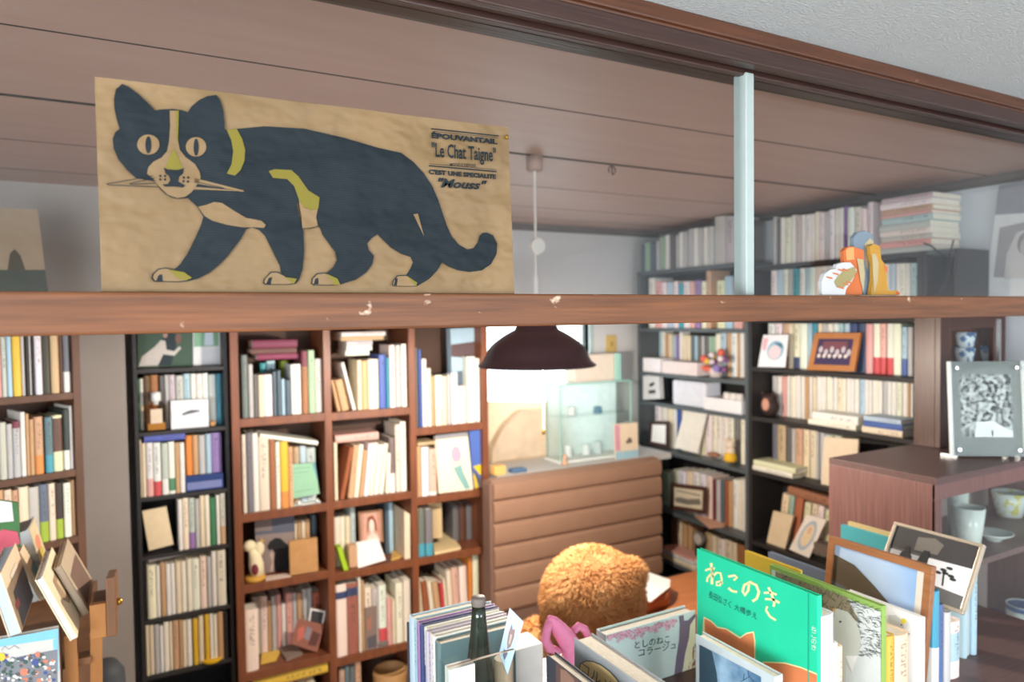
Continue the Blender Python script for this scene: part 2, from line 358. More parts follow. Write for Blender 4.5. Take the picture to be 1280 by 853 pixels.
muz = [(462,245),(515,245),(515,330),(512,420),(525,490),(560,535),(620,580),(650,630),(656,665),(640,700),(618,730),(600,755),(560,785),(510,793),(448,772),(402,728),(375,690),(350,665),(320,640),(328,600),(360,565),(410,540),(445,500),(458,440),(465,340)]
pp(cp(A, muz), 1, 2)
pp(cp(A, [(500,245),(518,245),(517,340),(513,420),(520,470),(503,420),(503,330)]), 1.4, 1)
pp(cp(A, ell(328,458,70,63)), 1, 2); pp(cp(A, ell(627,472,64,61)), 1, 2)
pp(cp(A, ell(328,460,19,54,16)), 2, 0); pp(cp(A, ell(627,475,16,54,16)), 2, 0)
pp(cp(A, [(487,480),(515,540),(545,608),(510,616),(460,613),(435,603),(460,540)]), 2, 1)
pp(cp(A, [(425,603),(450,614),(510,618),(550,606),(545,640),(520,660),(515,690),(560,715),(545,728),(490,722),(430,722),(415,708),(450,705),(466,680),(455,655),(435,640)]), 2.2, 0)
for x, y in ((403,655),(433,655),(403,677),(433,677),(550,665),(578,665),(548,688),(576,690)): pp(cp(A, ell(x, y, 8, 8, 8)), 2, 0)
pp(cp(A, [(818,363),(882,360),(915,420),(935,490),(930,560),(905,620),(870,652),(820,640),(850,580),(860,500),(848,430)]), 1, 1)
def ln(crop, pts, wd, k, mi): add_stroke(pr, cp(crop, pts), wd, lambda u, v: bagp(u, v, k), mi)
for pts in ([(68,705),(355,655)], [(68,705),(80,712),(390,724)], [(210,703),(368,668)], [(215,708),(372,700)]): ln(A, pts, 1.0, 2, 0)
pp(cp(A, [(620,668),(925,745),(925,752),(612,700)]), 1, 2); pp(cp(A, [(612,722),(925,748),(925,753),(608,742)]), 1, 2)
ln(A, [(618,690),(800,730)], .9, 1.6, 0); ln(A, [(612,740),(900,752)], .7, 1.6, 0)
pts = [(395,725),(410,742),(440,770),(475,790),(510,797),(560,788),(590,768)]; ln(A, pts, .9, 2, 0)
pp(cp(B, [(543,166),(590,155),(630,140),(670,145),(740,190),(800,225),(880,240),(905,262),(895,278),(840,275),(780,275),(700,262),(620,240),(578,215)]), 1, 2)
pp(cp(Dd, [(670,382),(690,375),(750,378),(775,400),(810,450),(850,475),(846,515),(825,520),(795,510),(778,485),(760,435),(735,410),(685,406)]), 1, 1)
pp(cp(Dd, [(776,484),(795,511),(825,521),(844,516),(838,545),(845,580),(789,586),(786,540)]), 1.2, 2)
ln(B, [(1100,283),(1140,280),(1190,268)], .9, 2, 0)
pp(cp(C, [(528,458),(550,455),(580,565)]), 1, 2)
def paw(crop, out, yel, claw):
    pp(cp(crop, out), 1, 0)
    cx = sum(p[0] for p in out)/len(out); cy = sum(p[1] for p in out)/len(out)
    pp(cp(crop, [(cx+(x-cx)*.90, cy+(y-cy)*.86) for x, y in out]), 1.6, 2)
    pp(cp(crop, yel), 2.2, 1); pp(cp(crop, claw), 2.2, 0)
paw(B, [(295,548),(300,525),(330,496),(370,489),(415,500),(460,525),(497,562),(440,568),(310,566)], [(385,500),(470,515),(512,545),(480,557),(440,550)], [(320,562),(333,530),(352,525),(356,562)])
paw(B, [(889,572),(895,550),(930,512),(960,510),(1000,528),(1066,576),(1030,582),(900,582)], [(1005,540),(1070,550),(1052,577)], [(905,578),(920,545),(938,540),(930,578)])
paw(C, [(33,795),(36,770),(60,744),(100,740),(140,765),(172,800),(135,803),(45,803)], [(105,745),(160,770),(174,800),(140,800),(130,775)], [(45,798),(53,770),(68,768),(68,798)])
paw(C, [(424,803),(428,780),(450,754),(495,752),(520,772),(546,808),(510,809),(435,808)], [(495,755),(546,790),(540,808),(515,780)], [(432,804),(440,770),(452,768),(447,804)])
pr.build('cat_print', [m_ink, m_olive, m_kraft], bag)
Tt = (520, 150, 8.533)
def bt(s, bl, br, top, bold=0.0, shear=0.0, name='lettering'):
    (u0, v0), (u1, v1), (u2, v2) = cp(Tt, [bl, br, top])
    P, Q = bagp(u0, v0), bagp(u1, v1); zt = bagp(u2, v2).z
    text(s, P, Q, P+V((0, 0, zt-P.z)), m_ink, bag, name, bold, shear)
bt('ÉPOUVANTAIL', (162,196), (865,264), (170,122), .055)
bt('"Le Chat Taigne"', (166,440), (850,492), (168,236), .02)
bt('MODÈLE DÉPOSÉ', (360,494), (635,506), (360,452), .01)
bt("C'EST UNE SPECIALITE", (132,580), (852,634), (134,526), .055)
bt('"Mouss"', (232,722), (757,750), (232,618), .03, .35)
rl = MB()
for pts, wd in (([(158,95),(878,172)], 1.5), ([(170,122),(872,192)], .5), ([(140,468),(858,532)], .5), ([(133,490),(858,553)], 1.5)):
    add_stroke(rl, cp(Tt, pts), wd, lambda u, v: bagp(u, v, 0))
rl.build('ruled_lines', m_ink, bag)
p = bagp(632, 172); MB().ball((p.x, p.y-.002, p.z), .003, 8, 0, 6).build('drawing_pin', m_brass, bag)

# painted animal cut-outs standing on the beam
AC = (1020, 280, 8.982)
def cutout(label, ya, out, mat, art):
    def q(u, v, k=0.): p = Y(u, v, ya); return V((p.x, ya-.0008*k, max(p.z, zb1)))
    P = [q(u, v) for u, v in cp(AC, out)]
    root = thing('animal_cutout', label, 'ornament', V((sum(p.x for p in P)/len(P), ya+.005, zb1)), 'painted animal cut-outs on the beam')
    MB().prism(P, (0, .009, 0)).build('body', mat, root, bevel=.001)
    mb = MB(); mats = []
    for m_, pts, k in art:
        if m_ not in mats: mats.append(m_)
        mb.face([q(u, v, 1+k) for u, v in cp(AC, pts)], mats.index(m_))
    if art: mb.build('painting', mats, root)
def tn(*c): return plain('tint_%d_%d_%d' % c, c, .6, .3)
c_or, c_ol, c_gr, c_cr, c_ye, c_wh = tn(206, 112, 62), tn(156, 146, 100), tn(122, 138, 152), tn(184, 168, 130), tn(190, 142, 58), tn(204, 206, 206)
cutout('blue grey bear cut-out, tallest and rearmost of the animals on the beam', .832, [(540,800),(500,700),(450,450),(430,250),(425,160),(470,92),(560,75),(630,110),(655,200),(665,330),(650,560),(620,800)], c_gr,
  [(c_cr, [(540,230),(600,160),(640,200),(640,320),(600,560),(560,480)], 0), (c_gr, [(575,420),(600,400),(610,560),(580,600)], 1)])
cutout('orange bear cut-out between the striped hedgehog and the blue grey bear', .822, [(320,800),(330,600),(320,400),(318,300),(350,262),(410,250),(470,270),(540,296),(545,420),(500,460),(520,640),(522,800)], c_or,
  [(tn(246, 160, 100), [(330,300),(360,268),(420,262),(425,400),(340,410)], 0), (c_cr, [(450,390),(520,400),(540,560),(525,760),(490,640),(470,500)], 1)])
cutout('yellow cat cut-out with a long tail, rightmost of the animals on the beam', .820, [(620,800),(650,620),(650,450),(618,340),(612,250),(650,222),(720,250),(738,400),(790,470),(802,620),(812,745),(920,748),(940,775),(935,800)], c_ye,
  [(c_cr, [(625,340),(660,330),(700,430),(690,640),(650,790),(640,620)], 0), (tn(216, 110, 70), [(760,450),(795,480),(800,560),(775,520)], 0), (tn(204, 90, 60), [(900,755),(938,775),(930,795),(895,790)], 0)])
cutout('white hedgehog cut-out with orange stripes, leftmost of the animals on the beam', .812, [(75,800),(70,650),(100,560),(160,515),(228,502),(242,452),(300,432),(388,430),(425,470),(462,520),(410,640),(340,740),(330,800)], c_wh,
  [(c_ol, [(200,650),(240,590),(310,525),(430,480),(452,540),(390,640),(300,720),(230,715)], 0)]+[(c_or, [(x,y),(x+70,y+18),(x+62,y+34),(x,y+14)], 1) for x, y in ((110,588),(180,545),(240,505),(240,700),(290,660),(330,640),(290,500))])
# ================================================================== BOOK MACHINERY
SPECS = []
ORD = 'first second third fourth fifth sixth seventh eighth ninth tenth eleventh twelfth thirteenth fourteenth fifteenth sixteenth seventeenth eighteenth nineteenth twentieth'.split()
def ordn(i): return ORD[i] if i < 20 else 'twenty-'+ORD[i-20] if i < 29 else 'thirtieth'
def bookmesh(w, d, h):
    b = MB(); t = min(.0018, w*.2); i = .003 if h > .1 else .0015
    bul = min(.003, w*.15)
    out = [(-w/2, d), (-w/2, .002), (-w*.3, -bul*.6), (0, -bul), (w*.3, -bul*.6), (w/2, .002), (w/2, d)]
    inn = [(w/2-t, d), (w/2-t, .003), (-w/2+t, .003), (-w/2+t, d)]
    po = out+inn; n = len(po)
    vs = [(x, y, 0) for x, y in po]+[(x, y, h) for x, y in po]
    fs = [(k, (k+1) % n, n+(k+1) % n, n+k) for k in range(n)]
    fs += [(0, 1, 9, 10)[::-1], (5, 6, 7, 8)[::-1], (1, 2, 3, 4, 5, 8, 9)[::-1], (n, n+1, n+9, n+10), (n+5, n+6, n+7, n+8), (n+1, n+2, n+3, n+4, n+5, n+8, n+9)]
    b.add(vs, fs, 0)
    b.box((-w/2+t, .003, i), (w/2-t, d-i, h-i), 1)
    return b
def quick_mesh(b, name, mats):
    me = bpy.data.meshes.new(name); me.from_pydata(b.v, [], b.f)
    for mt in mats: me.materials.append(mt)
    me.polygons.foreach_set('material_index', b.m); me.update(); return me
def spec(mat, w, d, h, col, band=None, b0=0., b1=0., label='', group=None, must=False):
    SPECS.append(dict(M=mat, w=w, d=d, h=h, col=col, band=band, b0=b0, b1=b1, label=label, group=group, must=must))
def place(sp):
    me = quick_mesh(bookmesh(sp['w'], sp['d'], sp['h']), 'book', [m_book, m_paper])
    o = bpy.data.objects.new('book', me); COL.objects.link(o); o.matrix_world = sp['M']; WM[o.name] = sp['M']
    o.color = rgb(*[min(255, max(0, c*.88+28+random.uniform(-9, 9))) for c in PAL[sp['col']][1]])
    if sp['band']: o['band_colour'] = rgb(*[c*.88+26 for c in PAL[sp['band']][1]])[:3]; o['band_low'] = sp['b0']; o['band_high'] = sp['b1']
    else: o['band_colour'] = (0., 0., 0.); o['band_low'] = 2.; o['band_high'] = 2.
    tag(o, sp['label'], 'book', sp['group']); return o
def row(desc, group, crop, fr, zs, items, depth=.14, inset=.0, back=0.0, maxh=.36, right=False):
    """items 'xl,xr,yt,COL[,aLEAN][,bCOL,lo,hi]' in crop pixels; fr = case frame (x along, y depth)"""
    R = fr['T'].to_3x3(); e = R.col[0]; dep = R.col[1]; p0 = fr['T'].translation+dep*(inset+back); n = -dep
    out = []
    for it in items.split():
        q = it.split(','); xl, xr, yt = map(float, q[:3]); c = q[3]; lean = 0; band = None; lo = hi = 0
        k = 4
        while k < len(q):
            if q[k][0] == 'a': lean = float(q[k][1:]); k += 1
            elif q[k][0] == 'b': band = q[k][1:]; lo = float(q[k+1]); hi = float(q[k+2]); k += 3
        ul, ur, vt = crop[0]+xl/crop[2], crop[0]+xr/crop[2], crop[1]+yt/crop[2]
        um = (ul+ur)/2; Pt = PL(um, vt, p0, n)
        vb = proj((Pt.x, Pt.y, zs))[1]; vm = (vt+vb)/2
        sl = (PL(ul, vm, p0, n)-p0).dot(e); sr = (PL(ur, vm, p0, n)-p0).dot(e)
        mh = maxh; sh = fr.get('sh')
        if fr.get('cols'): sh = [c_[2] for c_ in fr['cols'] if c_[0]-.02 <= (sl+sr)/2 <= c_[1]+.02]; sh = sh[0] if sh else None
        if sh:
            up_ = [z_ for z_ in sh if z_ > zs+.06]
            if up_: mh = min(mh, min(up_)-fr.get('sth', .022)-.004-zs)
        if lean: mh *= .97
        out.append([sl, sr, max(.04, min(mh, Pt.z-zs)), c, lean, band, lo, hi])
    out.sort(key=lambda o: o[0]+o[1]); prev = None
    lim = fr.get('lim', (-9, 9))
    for i, (sl, sr, h, c, lean, band, lo, hi) in enumerate(out):
        sl = max(sl, lim[0]); sr = min(sr, lim[1])
        for c_ in fr.get('cols', ()):
            if c_[0]-.02 < (sl+sr)/2 < c_[1]+.02: sl = max(sl, c_[0]); sr = min(sr, c_[1])
        if sr-sl < .004: continue
        if prev is not None and sl < prev+.0008: sl = prev+.0008
        sr = max(sr, sl+.006); prev = sr; wd = sr-sl-.0008
        dd = depth*random.uniform(.9, 1.0); a = math.radians(lean)
        h2 = h/math.cos(a) if lean else h
        dz = math.sin(abs(a))*wd/2
        Mx = Matrix.Translation(p0+e*((sl+sr)/2)+dep*random.uniform(0, .006)+V((0, 0, zs-p0.z+dz))) @ R.to_4x4() @ Matrix.Rotation(a, 4, 'Y')
        lab = PAL[c][0]+' book'
        if band: lab += ' with %s band' % PAL[band][0]
        lab += ', %s from left, %s' % (ordn(i), desc)
        spec(Mx, wd, dd, h2, c, band, lo, hi, lab, group)
def flat(fr, crop, xl, xr, yt, yb, c, label, group, zb=None, depth=.15, inset=.005, tilt=0):
    """a book lying flat, its spine towards the viewer"""
    R = fr['T'].to_3x3(); e = R.col[0]; dep = R.col[1]; p0 = fr['T'].translation+dep*inset; n = -dep
    um = crop[0]+(xl+xr)/2/crop[2]
    Pb = PL(um, crop[1]+yb/crop[2], p0, n); Pt = PL(um, crop[1]+yt/crop[2], p0, n); vm = crop[1]+(yt+yb)/2/crop[2]
    sl = (PL(crop[0]+xl/crop[2], vm, p0, n)-p0).dot(e); sr = (PL(crop[0]+xr/crop[2], vm, p0, n)-p0).dot(e)
    th = max(.006, Pt.z-Pb.z-.0005); z = Pb.z if zb is None else zb
    if not tilt:
        for q_ in SPECS:                       # never sink into the books underneath
            if q_['M'].to_3x3().col[2].z < .9: continue
            w_ = q_['M'].translation-p0; a_ = w_.dot(e)
            if sl-q_['w']/2 < a_ < sr+q_['w']/2 and abs(w_.dot(dep)) < max(depth, q_['d']) and z-.03 < q_['M'].translation.z+q_['h'] < z+.03: z = max(z, q_['M'].translation.z+q_['h']+.001)
    Mx = Matrix.Translation(p0+e*sl+V((0, 0, z-p0.z+th/2+.0003))) @ R.to_4x4() @ Matrix.Rotation(math.radians(tilt), 4, 'Y') @ Matrix.Rotation(PI/2, 4, 'Y')
    spec(Mx, th, depth, sr-sl, c, None, 0, 0, label, group, True)
    return z+th+.0006
def bookcase(name, label, T, wd, dp, z0, z1, shelves, mat, mback, th=.018, sth=.022, divs=(), shmat=None, colshelves=None):
    """T: frame at the left front corner; parts side_panel, divider, back_panel, top_panel, shelf"""
    o = T.translation.copy(); o.z = z0
    root = thing(name, label, 'bookcase', o)
    L = Matrix.Translation(V((0, 0, -T.translation.z))) @ T
    def bx(nm, a, c, m): MB(L).box(a, c).build(nm, m, root, bevel=.0012)
    bx('side_panel', (0, 0, z0), (th, dp, z1), mat); bx('side_panel', (wd-th, 0, z0), (wd, dp, z1), mat)
    bx('back_panel', (th, dp-.006, z0), (wd-th, dp, z1), mback); bx('top_panel', (th, 0, z1-th), (wd-th, dp-.006, z1-.0006), mat)
    bx('base_panel', (th, .01, z0), (wd-th, dp-.006, z0+.05), mat)
    xs = [th]+[x for d in divs for x in (d-th/2, d+th/2)]+[wd-th]
    for d in divs: bx('divider', (d-th/2, 0, z0+.05), (d+th/2, dp-.006, z1-th), mat)
    for i in range(0, len(xs), 2):
        for z in (colshelves[i//2] if colshelves else shelves): bx('shelf', (xs[i], .001, z-sth), (xs[i+1], dp-.006, z-.0006), shmat or mat)
    return root

# ================================================================== BOOKCASES
YF = 3.0
# -- narrow black bookcase
f_nb = dict(T=FT((Y(165, 440, YF).x, YF, 0), (1, 0, 0)))
nbx1 = Y(288, 600, YF).x
nbz = [Y(200, 461, YF).z, Y(174, 541.5, YF).z, Y(173, 623.5, YF).z, Y(229, 689, YF).z, Y(184.6, 776, YF).z, Y(182, 847.5, YF).z, .30]
bookcase('bookcase', 'narrow black bookcase between the grey column and the brown bookcase', f_nb['T'], nbx1-f_nb['T'].translation.x, .24, 0, 1.9, nbz, m_black, m_blackp, .014, .016)
f_nb['lim'] = (.0148, nbx1-f_nb['T'].translation.x-.0148)
f_nb['sh'] = nbz+[1.9]; f_nb['sth'] = .017
NBG = 'books in the narrow black bookcase'
K2 = (160, 415, 6.56)
row('second shelf, narrow black bookcase', NBG, K2, f_nb, nbz[1], '62,92,385,E,bW,.86,.98 95,128,385,W,bE,.3,.6 133,185,360,D 187,250,355,A 260,300,360,G 302,338,355,S 340,390,355,S 395,458,360,S 460,513,345,L 516,560,345,W 562,610,345,W 612,660,340,W 665,722,350,W 726,785,345,Q', .13, .07)
K3 = (160, 535, 8.53)
zbx = Y(232, 597, YF).z
row('third shelf, narrow black bookcase', NBG, K3, f_nb, nbz[2], '88,145,130,C,bT,0,.4 150,192,165,C 195,268,160,W,bP,0,.33 272,352,160,W,bR,0,.27 360,430,165,S,bW,0,.3 433,500,150,W,bE,.06,.3 503,550,160,T 553,608,160,W,bL,0,.25', .14, .01)
row('on the blue slipcase, black bookcase', NBG, K3, f_nb, zbx, '618,688,85,O 692,752,80,T 756,824,80,S 830,888,65,L 890,1000,55,V', .12, .03)
flat(f_nb, K3, 170, 610, 80, 155, 'B', 'blue book lying flat atop white books in the narrow black bookcase', NBG, depth=.13, inset=.015)
K4 = (160, 610, 8.53)
row('fourth shelf, narrow black bookcase', NBG, K4, f_nb, nbz[3], '535,582,125,W 585,648,110,C 652,713,110,S,bV,0,.32 716,765,120,S,bE,0,.28 768,818,85,C 822,872,80,I 875,938,110,E,bY,0,.32 942,980,80,W 984,1045,60,S,bT,0,.35', .14, .01)
K5 = (160, 680, 8.53)
row('fifth shelf, narrow black bookcase', NBG, K5, f_nb, nbz[4], '155,203,170,K,bM,.8,.95 207,300,235,I 303,345,235,W,bO,.35,.75 350,404,210,T 407,458,215,W,bH,.38,.98 461,505,210,W 510,568,195,C,bF,0,.36 571,625,190,I,bP,0,.35 630,684,165,I 687,765,165,W 770,840,140,C 843,890,140,S 894,945,80,W 948,1045,70,C', .14, .01)
flat(f_nb, K5, 220, 850, 95, 150, 'W', 'white book lying across the tops of the fifth shelf of the narrow black bookcase', NBG, depth=.12, inset=.015, tilt=-3)
K6 = (160, 760, 9.17)
row('sixth shelf, narrow black bookcase', NBG, K6, f_nb, nbz[5], '152,195,230,G,bN,0,.5 198,245,200,C 248,300,200,C 303,362,195,S,bT,0,.6 366,408,210,W 412,472,165,I,bE,0,.25 476,513,160,C 517,588,150,T 592,623,140,T 627,674,150,C,bF,0,.5 678,735,140,W 748,805,130,Y 812,870,90,C 882,934,75,Y,bL,0,.35 937,978,70,W,bE,.25,.5 981,1024,75,I 1028,1093,50,T 1097,1150,50,K,bE,0,.35', .14, .01)

# -- three column brown bookcase
f_cu = dict(T=FT((Y(288.5, 480, YF-.03).x, YF-.03, 0), (1, 0, 0))); YC = YF-.03
cx0 = f_cu['T'].translation.x; cx1 = Y(611, 560, YC).x
d1 = Y(410, 560, YC).x-cx0+.004; d2 = Y(517, 560, YC).x-cx0
c1 = [Y(302, 524, YC).z, Y(304, 643.5, YC).z, Y(304, 733, YC).z, Y(305, 844, YC).z, .06]
c2 = [Y(419, 516, YC).z, Y(420.5, 627, YC).z, Y(422, 717, YC).z, Y(424.7, 824, YC).z, .06]
c3 = [Y(523, 535.5, YC).z, Y(523, 623, YC).z, Y(523.6, 698.5, YC).z, Y(525, 790, YC).z, .06]
bookcase('bookcase', 'wide brown wooden bookcase of three columns of open compartments', f_cu['T'], cx1-cx0, .27, 0, 1.9, [], m_cube, m_cubein, .03, .034, (d1, d2), None, [c1, c2, c3])
f_cu['cols'] = [(.031, d1-.016, c1+[1.9]), (d1+.016, d2-.016, c2+[1.9]), (d2+.016, cx1-cx0-.031, c3+[1.9])]; f_cu['sth'] = .034
CG = 'books in the brown three column bookcase'
k = (290, 410, 6.56)
row('top left compartment, brown bookcase', CG, k, f_cu, c1[0], '82,133,225,G 137,175,300,S 178,215,385,G 218,262,388,C 265,332,385,W 336,368,360,Z,bE,.2,.6 371,404,350,Z,bO,.7,1 407,436,420,L 440,484,430,Z,bY,.1,.5 488,568,300,W 574,624,190,A,bM,.75,1 628,680,185,H 684,742,255,S', .15, .02)
z = flat(f_cu, k, 205, 545, 212, 260, 'M', 'lowest maroon book of the flat stack in the top left compartment', CG, depth=.15, inset=.05)
z = flat(f_cu, k, 160, 530, 165, 212, 'D', 'dark brown book in the middle of the flat stack over the top left compartment', CG, zb=z, depth=.15, inset=.05)
flat(f_cu, k, 170, 535, 95, 162, 'M', 'topmost maroon book of the flat stack in the top left compartment', CG, zb=z, depth=.15, inset=.05)
row('rear row, top left compartment', CG, k, f_cu, c1[0], '235,285,290,Q 288,358,272,L 412,470,272,F', .09, .175)
k = (290, 530, 6.56)
row('second compartment, left brown column', CG, k, f_cu, c1[1], '86,120,90,C 123,170,75,G 173,220,78,I 223,307,105,C 311,358,128,A 361,396,150,W 399,462,145,Y,bO,0,.25 465,503,190,T', .15, .012)
row('behind the sage green booklet', CG, k, f_cu, c1[1], '507,556,190,T 560,612,182,L 616,690,200,S', .14, .06)
flat(f_cu, k, 230, 715, 60, 95, 'W', 'white book sloping across the tops in the second left compartment', CG, depth=.12, inset=.02, tilt=13)
k = (290, 640, 8.53)
row('behind the wooden plaque', CG, k, f_cu, c1[2], '668,700,95,C 704,740,90,T 744,788,90,C 792,838,80,T 855,908,35,Z', .12, .115)
k = (290, 725, 6.66)
row('rear row, fourth left compartment', CG, k, f_cu, c1[3], '172,234,150,S 238,298,140,I 302,330,180,T 333,374,140,S 378,414,125,P 418,452,200,W 456,508,112,P 511,544,112,S 547,588,112,T 592,630,78,S 633,672,72,S 678,748,105,A', .10, .15)
row('front of fourth left compartment', CG, k, f_cu, c1[3], '108,222,250,I', .09, .012)
k5 = (290, 725, 6.66)
flat(f_cu, k5, 170, 800, 770, 850, 'Y', 'yellow book lying flat in the bottom visible left compartment', CG, depth=.18, inset=.02)
zy = [s for s in SPECS][-1]
row('under the flat yellow book', CG, k5, f_cu, c1[4], '180,250,862,T 254,320,860,S 324,390,858,C 394,470,856,T 474,550,854,A 554,630,852,P 634,700,850,C', .16, .02, maxh=.25)
k = (405, 405, 7.11)
row('top middle compartment, brown bookcase', CG, k, f_cu, c2[0], '120,150,500,T,a-12 160,225,500,T,a-12 255,285,345,W,a-13 300,338,322,C 342,394,330,T 398,488,315,C 492,553,275,B 557,582,300,Q 586,634,190,I 642,688,190,S 692,736,180,W', .15, .02)
z = flat(f_cu, k, 190, 400, 240, 282, 'W', 'lowest small white book of the flat stack in the top middle compartment', CG, depth=.15, inset=.05)
z = flat(f_cu, k, 200, 425, 185, 230, 'W', 'second small white book of the flat stack in the top middle compartment', CG, zb=z, depth=.15, inset=.05)
z = flat(f_cu, k, 200, 430, 133, 178, 'S', 'third small pale book of the flat stack in the top middle compartment', CG, zb=z, depth=.15, inset=.05)
z = flat(f_cu, k, 150, 530, 95, 132, 'T', 'tan book near the top of the flat stack in the top middle compartment', CG, zb=z, depth=.17, inset=.05)
flat(f_cu, k, 155, 545, 55, 94, 'W', 'topmost white book of the flat stack in the top middle compartment', CG, zb=z, depth=.17, inset=.05)
k = (405, 515, 7.11)
row('second compartment, middle brown column', CG, k, f_cu, c2[1], '92,124,275,C,bO,.82,.95 140,180,330,A,a12,bH,0,.4 210,262,310,T,a8 265,305,300,I,a7 310,345,350,T,a7 348,392,290,W,a7 395,436,285,I,a7 439,480,300,W,a7 483,528,290,I,a7 545,582,370,I,a4 586,632,230,G,bW,0,.35 640,682,115,C 685,735,90,I', .16, .012)
flat(f_cu, k, 100, 485, 195, 262, 'P', 'dusty pink book lying over the tops in the second middle compartment', CG, depth=.13, inset=.05)
k = (405, 615, 8.46)
row('left of the framed portrait', CG, k, f_cu, c2[2], '112,170,270,I 174,228,265,I 232,280,260,C 284,336,165,S', .12, .08)
row('right of the framed portrait', CG, k, f_cu, c2[2], '645,685,120,Z 689,738,115,L', .11, .13)
k = (405, 700, 5.575)
row('fourth compartment, middle brown column', CG, k, f_cu, c2[3], '87,163,175,I,bN,.80,.90 166,240,165,A,bN,.82,.94 243,262,120,I 266,286,150,T 290,338,195,C 342,382,200,S 386,438,178,W,bR,.05,.3 442,474,270,P 478,500,280,C 504,552,162,I 556,604,140,C', .16, .012)
row('bottom middle compartment by the basket', CG, k, f_cu, c2[4], '112,150,770,T 153,185,740,Z 188,222,745,G 225,265,715,T', .16, .02, maxh=.34)
k = (510, 405, 6.09)
row('top right compartment, brown bookcase', CG, k, f_cu, c3[0], '62,82,175,G 85,105,195,B 112,146,268,I 149,178,340,I 182,206,400,T 210,265,392,I,bC,0,.35 268,300,400,C 303,328,385,S 332,380,372,W 386,445,475,I 455,520,250,W 524,598,262,W', .055, .02)
k = (510, 530, 8.53)
row('beside the spiral sketchbook', CG, k, f_cu, c3[1], '97,148,245,T 152,228,250,W 232,308,270,P,bW,0,.08', .15, .012)
flat(f_cu, k, 100, 290, 208, 246, 'T', 'tan book lying on the books beside the spiral sketchbook', CG, depth=.12, inset=.02)
k = (510, 615, 5.88)
row('front row, third right compartment', CG, k, f_cu, c3[2], '77,128,130,G,bQ,0,.27 132,185,130,G,bQ,0,.27', .13, .012)
row('rear row, third right compartment', CG, k, f_cu, c3[2], '332,378,100,G,bL,0,.25 382,428,92,D 432,488,90,G,bQ,0,.28 494,518,62,K,bC,.2,.9', .11, .13)
row('fourth right compartment behind the bottle', CG, k, f_cu, c3[3], '82,122,665,C,a-5 128,168,655,A,a-6 172,205,650,C,a-6 210,250,660,T,a-6 254,278,670,R,a-4 280,300,640,C,a-4 302,338,580,C,a-3 342,388,560,P,a-3 392,445,550,I,a-2 450,478,480,O 482,525,470,C', .15, .05)

# -- left bookcase, turned towards the room
pl0 = Y(104, 560, 2.62); al = math.radians(21.2)
eL = V((math.cos(al), math.sin(al), 0)); WL = .75
f_lb = dict(T=FT((pl0.x-eL.x*WL, pl0.y-eL.y*WL, 0), eL)); nL = V((eL.y, -eL.x, 0))
lz = [PL(10, 497, pl0, nL).z, PL(3, 601, pl0, nL).z, PL(82.5, 673.5, pl0, nL).z, PL(60, 775, pl0, nL).z, .35]
bookcase('bookcase', 'dark brown bookcase at the far left beside the grey column', f_lb['T'], WL, .25, 0, 1.875, lz, m_leftc, m_cubein, .022, .022)
f_lb['lim'] = (.023, WL-.023)
f_lb['sh'] = lz+[1.875]
LG = 'books in the dark brown left bookcase'
row('top shelf, far left bookcase', LG, (0, 415, 9.48), f_lb, lz[0], '-30,18,-10,P 22,82,-20,S 86,145,-20,L 152,250,-25,Y 254,300,-20,S 303,343,-10,K 346,378,-10,S 381,412,-10,K 416,500,-25,W 504,600,-10,K 606,703,-15,T 707,752,-10,D 757,838,-15,G,bW,0,.33 842,925,-30,H', .16, .01)
row('middle shelf, far left bookcase', LG, (0, 500, 7.755), f_lb, lz[1], '-60,-5,215,C 0,70,220,S 74,130,235,S,bF,0,.28 134,205,210,S,bM,.88,1 208,255,120,W 258,290,135,T 294,338,190,T 342,422,165,T,bO,0,.33 444,518,168,Z,bQ,0,.32 522,612,150,C,bD,.35,.95 624,680,95,K,bW,0,.32 684,733,60,W', .14, .01)
row('third shelf, far left bookcase', LG, (0, 595, 7.755), f_lb, lz[2], '-20,45,140,T 52,125,135,C 130,190,140,T 196,290,110,C 294,390,110,S 396,478,85,Z,bF,0,.35 482,545,75,C 552,618,70,K,bF,0,.35 630,700,70,I 705,762,42,T', .14, .01)

# -- shelves along the right wall
XS = 2.6
f_ra = dict(T=FT((XS, X(797, 470, XS).y, 0), (0, -1, 0))); ya0 = X(797, 470, XS).y; ya1 = X(935, 500, XS).y
f_rb = dict(T=FT((XS, ya1-.002, 0), (0, -1, 0))); yb1 = X(1152, 470, XS).y
ra = [X(789.5, 341, XS).z, X(797, 410, XS).z, X(797, 464, XS).z, X(798, 500, XS).z, X(800, 556.5, XS).z, X(827, 636, XS).z, X(825, 697, XS).z, .14]
rb = [X(964, 331, XS).z, X(945, 398, XS).z, X(938.6, 458.7, XS).z, X(938, 520, XS).z, X(935, 586.5, XS).z, X(938, 675, XS).z, .3]
ra_top = ra[0]; rb_top = rb[0]
bookcase('bookcase', 'dark grey bookcase in the corner by the window, first along the right wall', f_ra['T'], ya0-ya1, .225, 0, ra_top, ra[1:], m_grey, m_black, .02, .02)
bookcase('bookcase', 'black bookcase along the right wall next to the brown tea cupboard', f_rb['T'], ya1-.002-yb1, .225, 0, rb_top, rb[1:], m_black, m_black, .02, .02)
f_ra['lim'] = (.021, ya0-ya1-.021); f_rb['lim'] = (.021, ya1-.002-yb1-.021)
f_ra['sh'] = ra; f_rb['sh'] = rb
AG = 'books in the grey corner bookcase'; BG = 'books in the black right-hand bookcase'
k = (760, 200, 4.74)
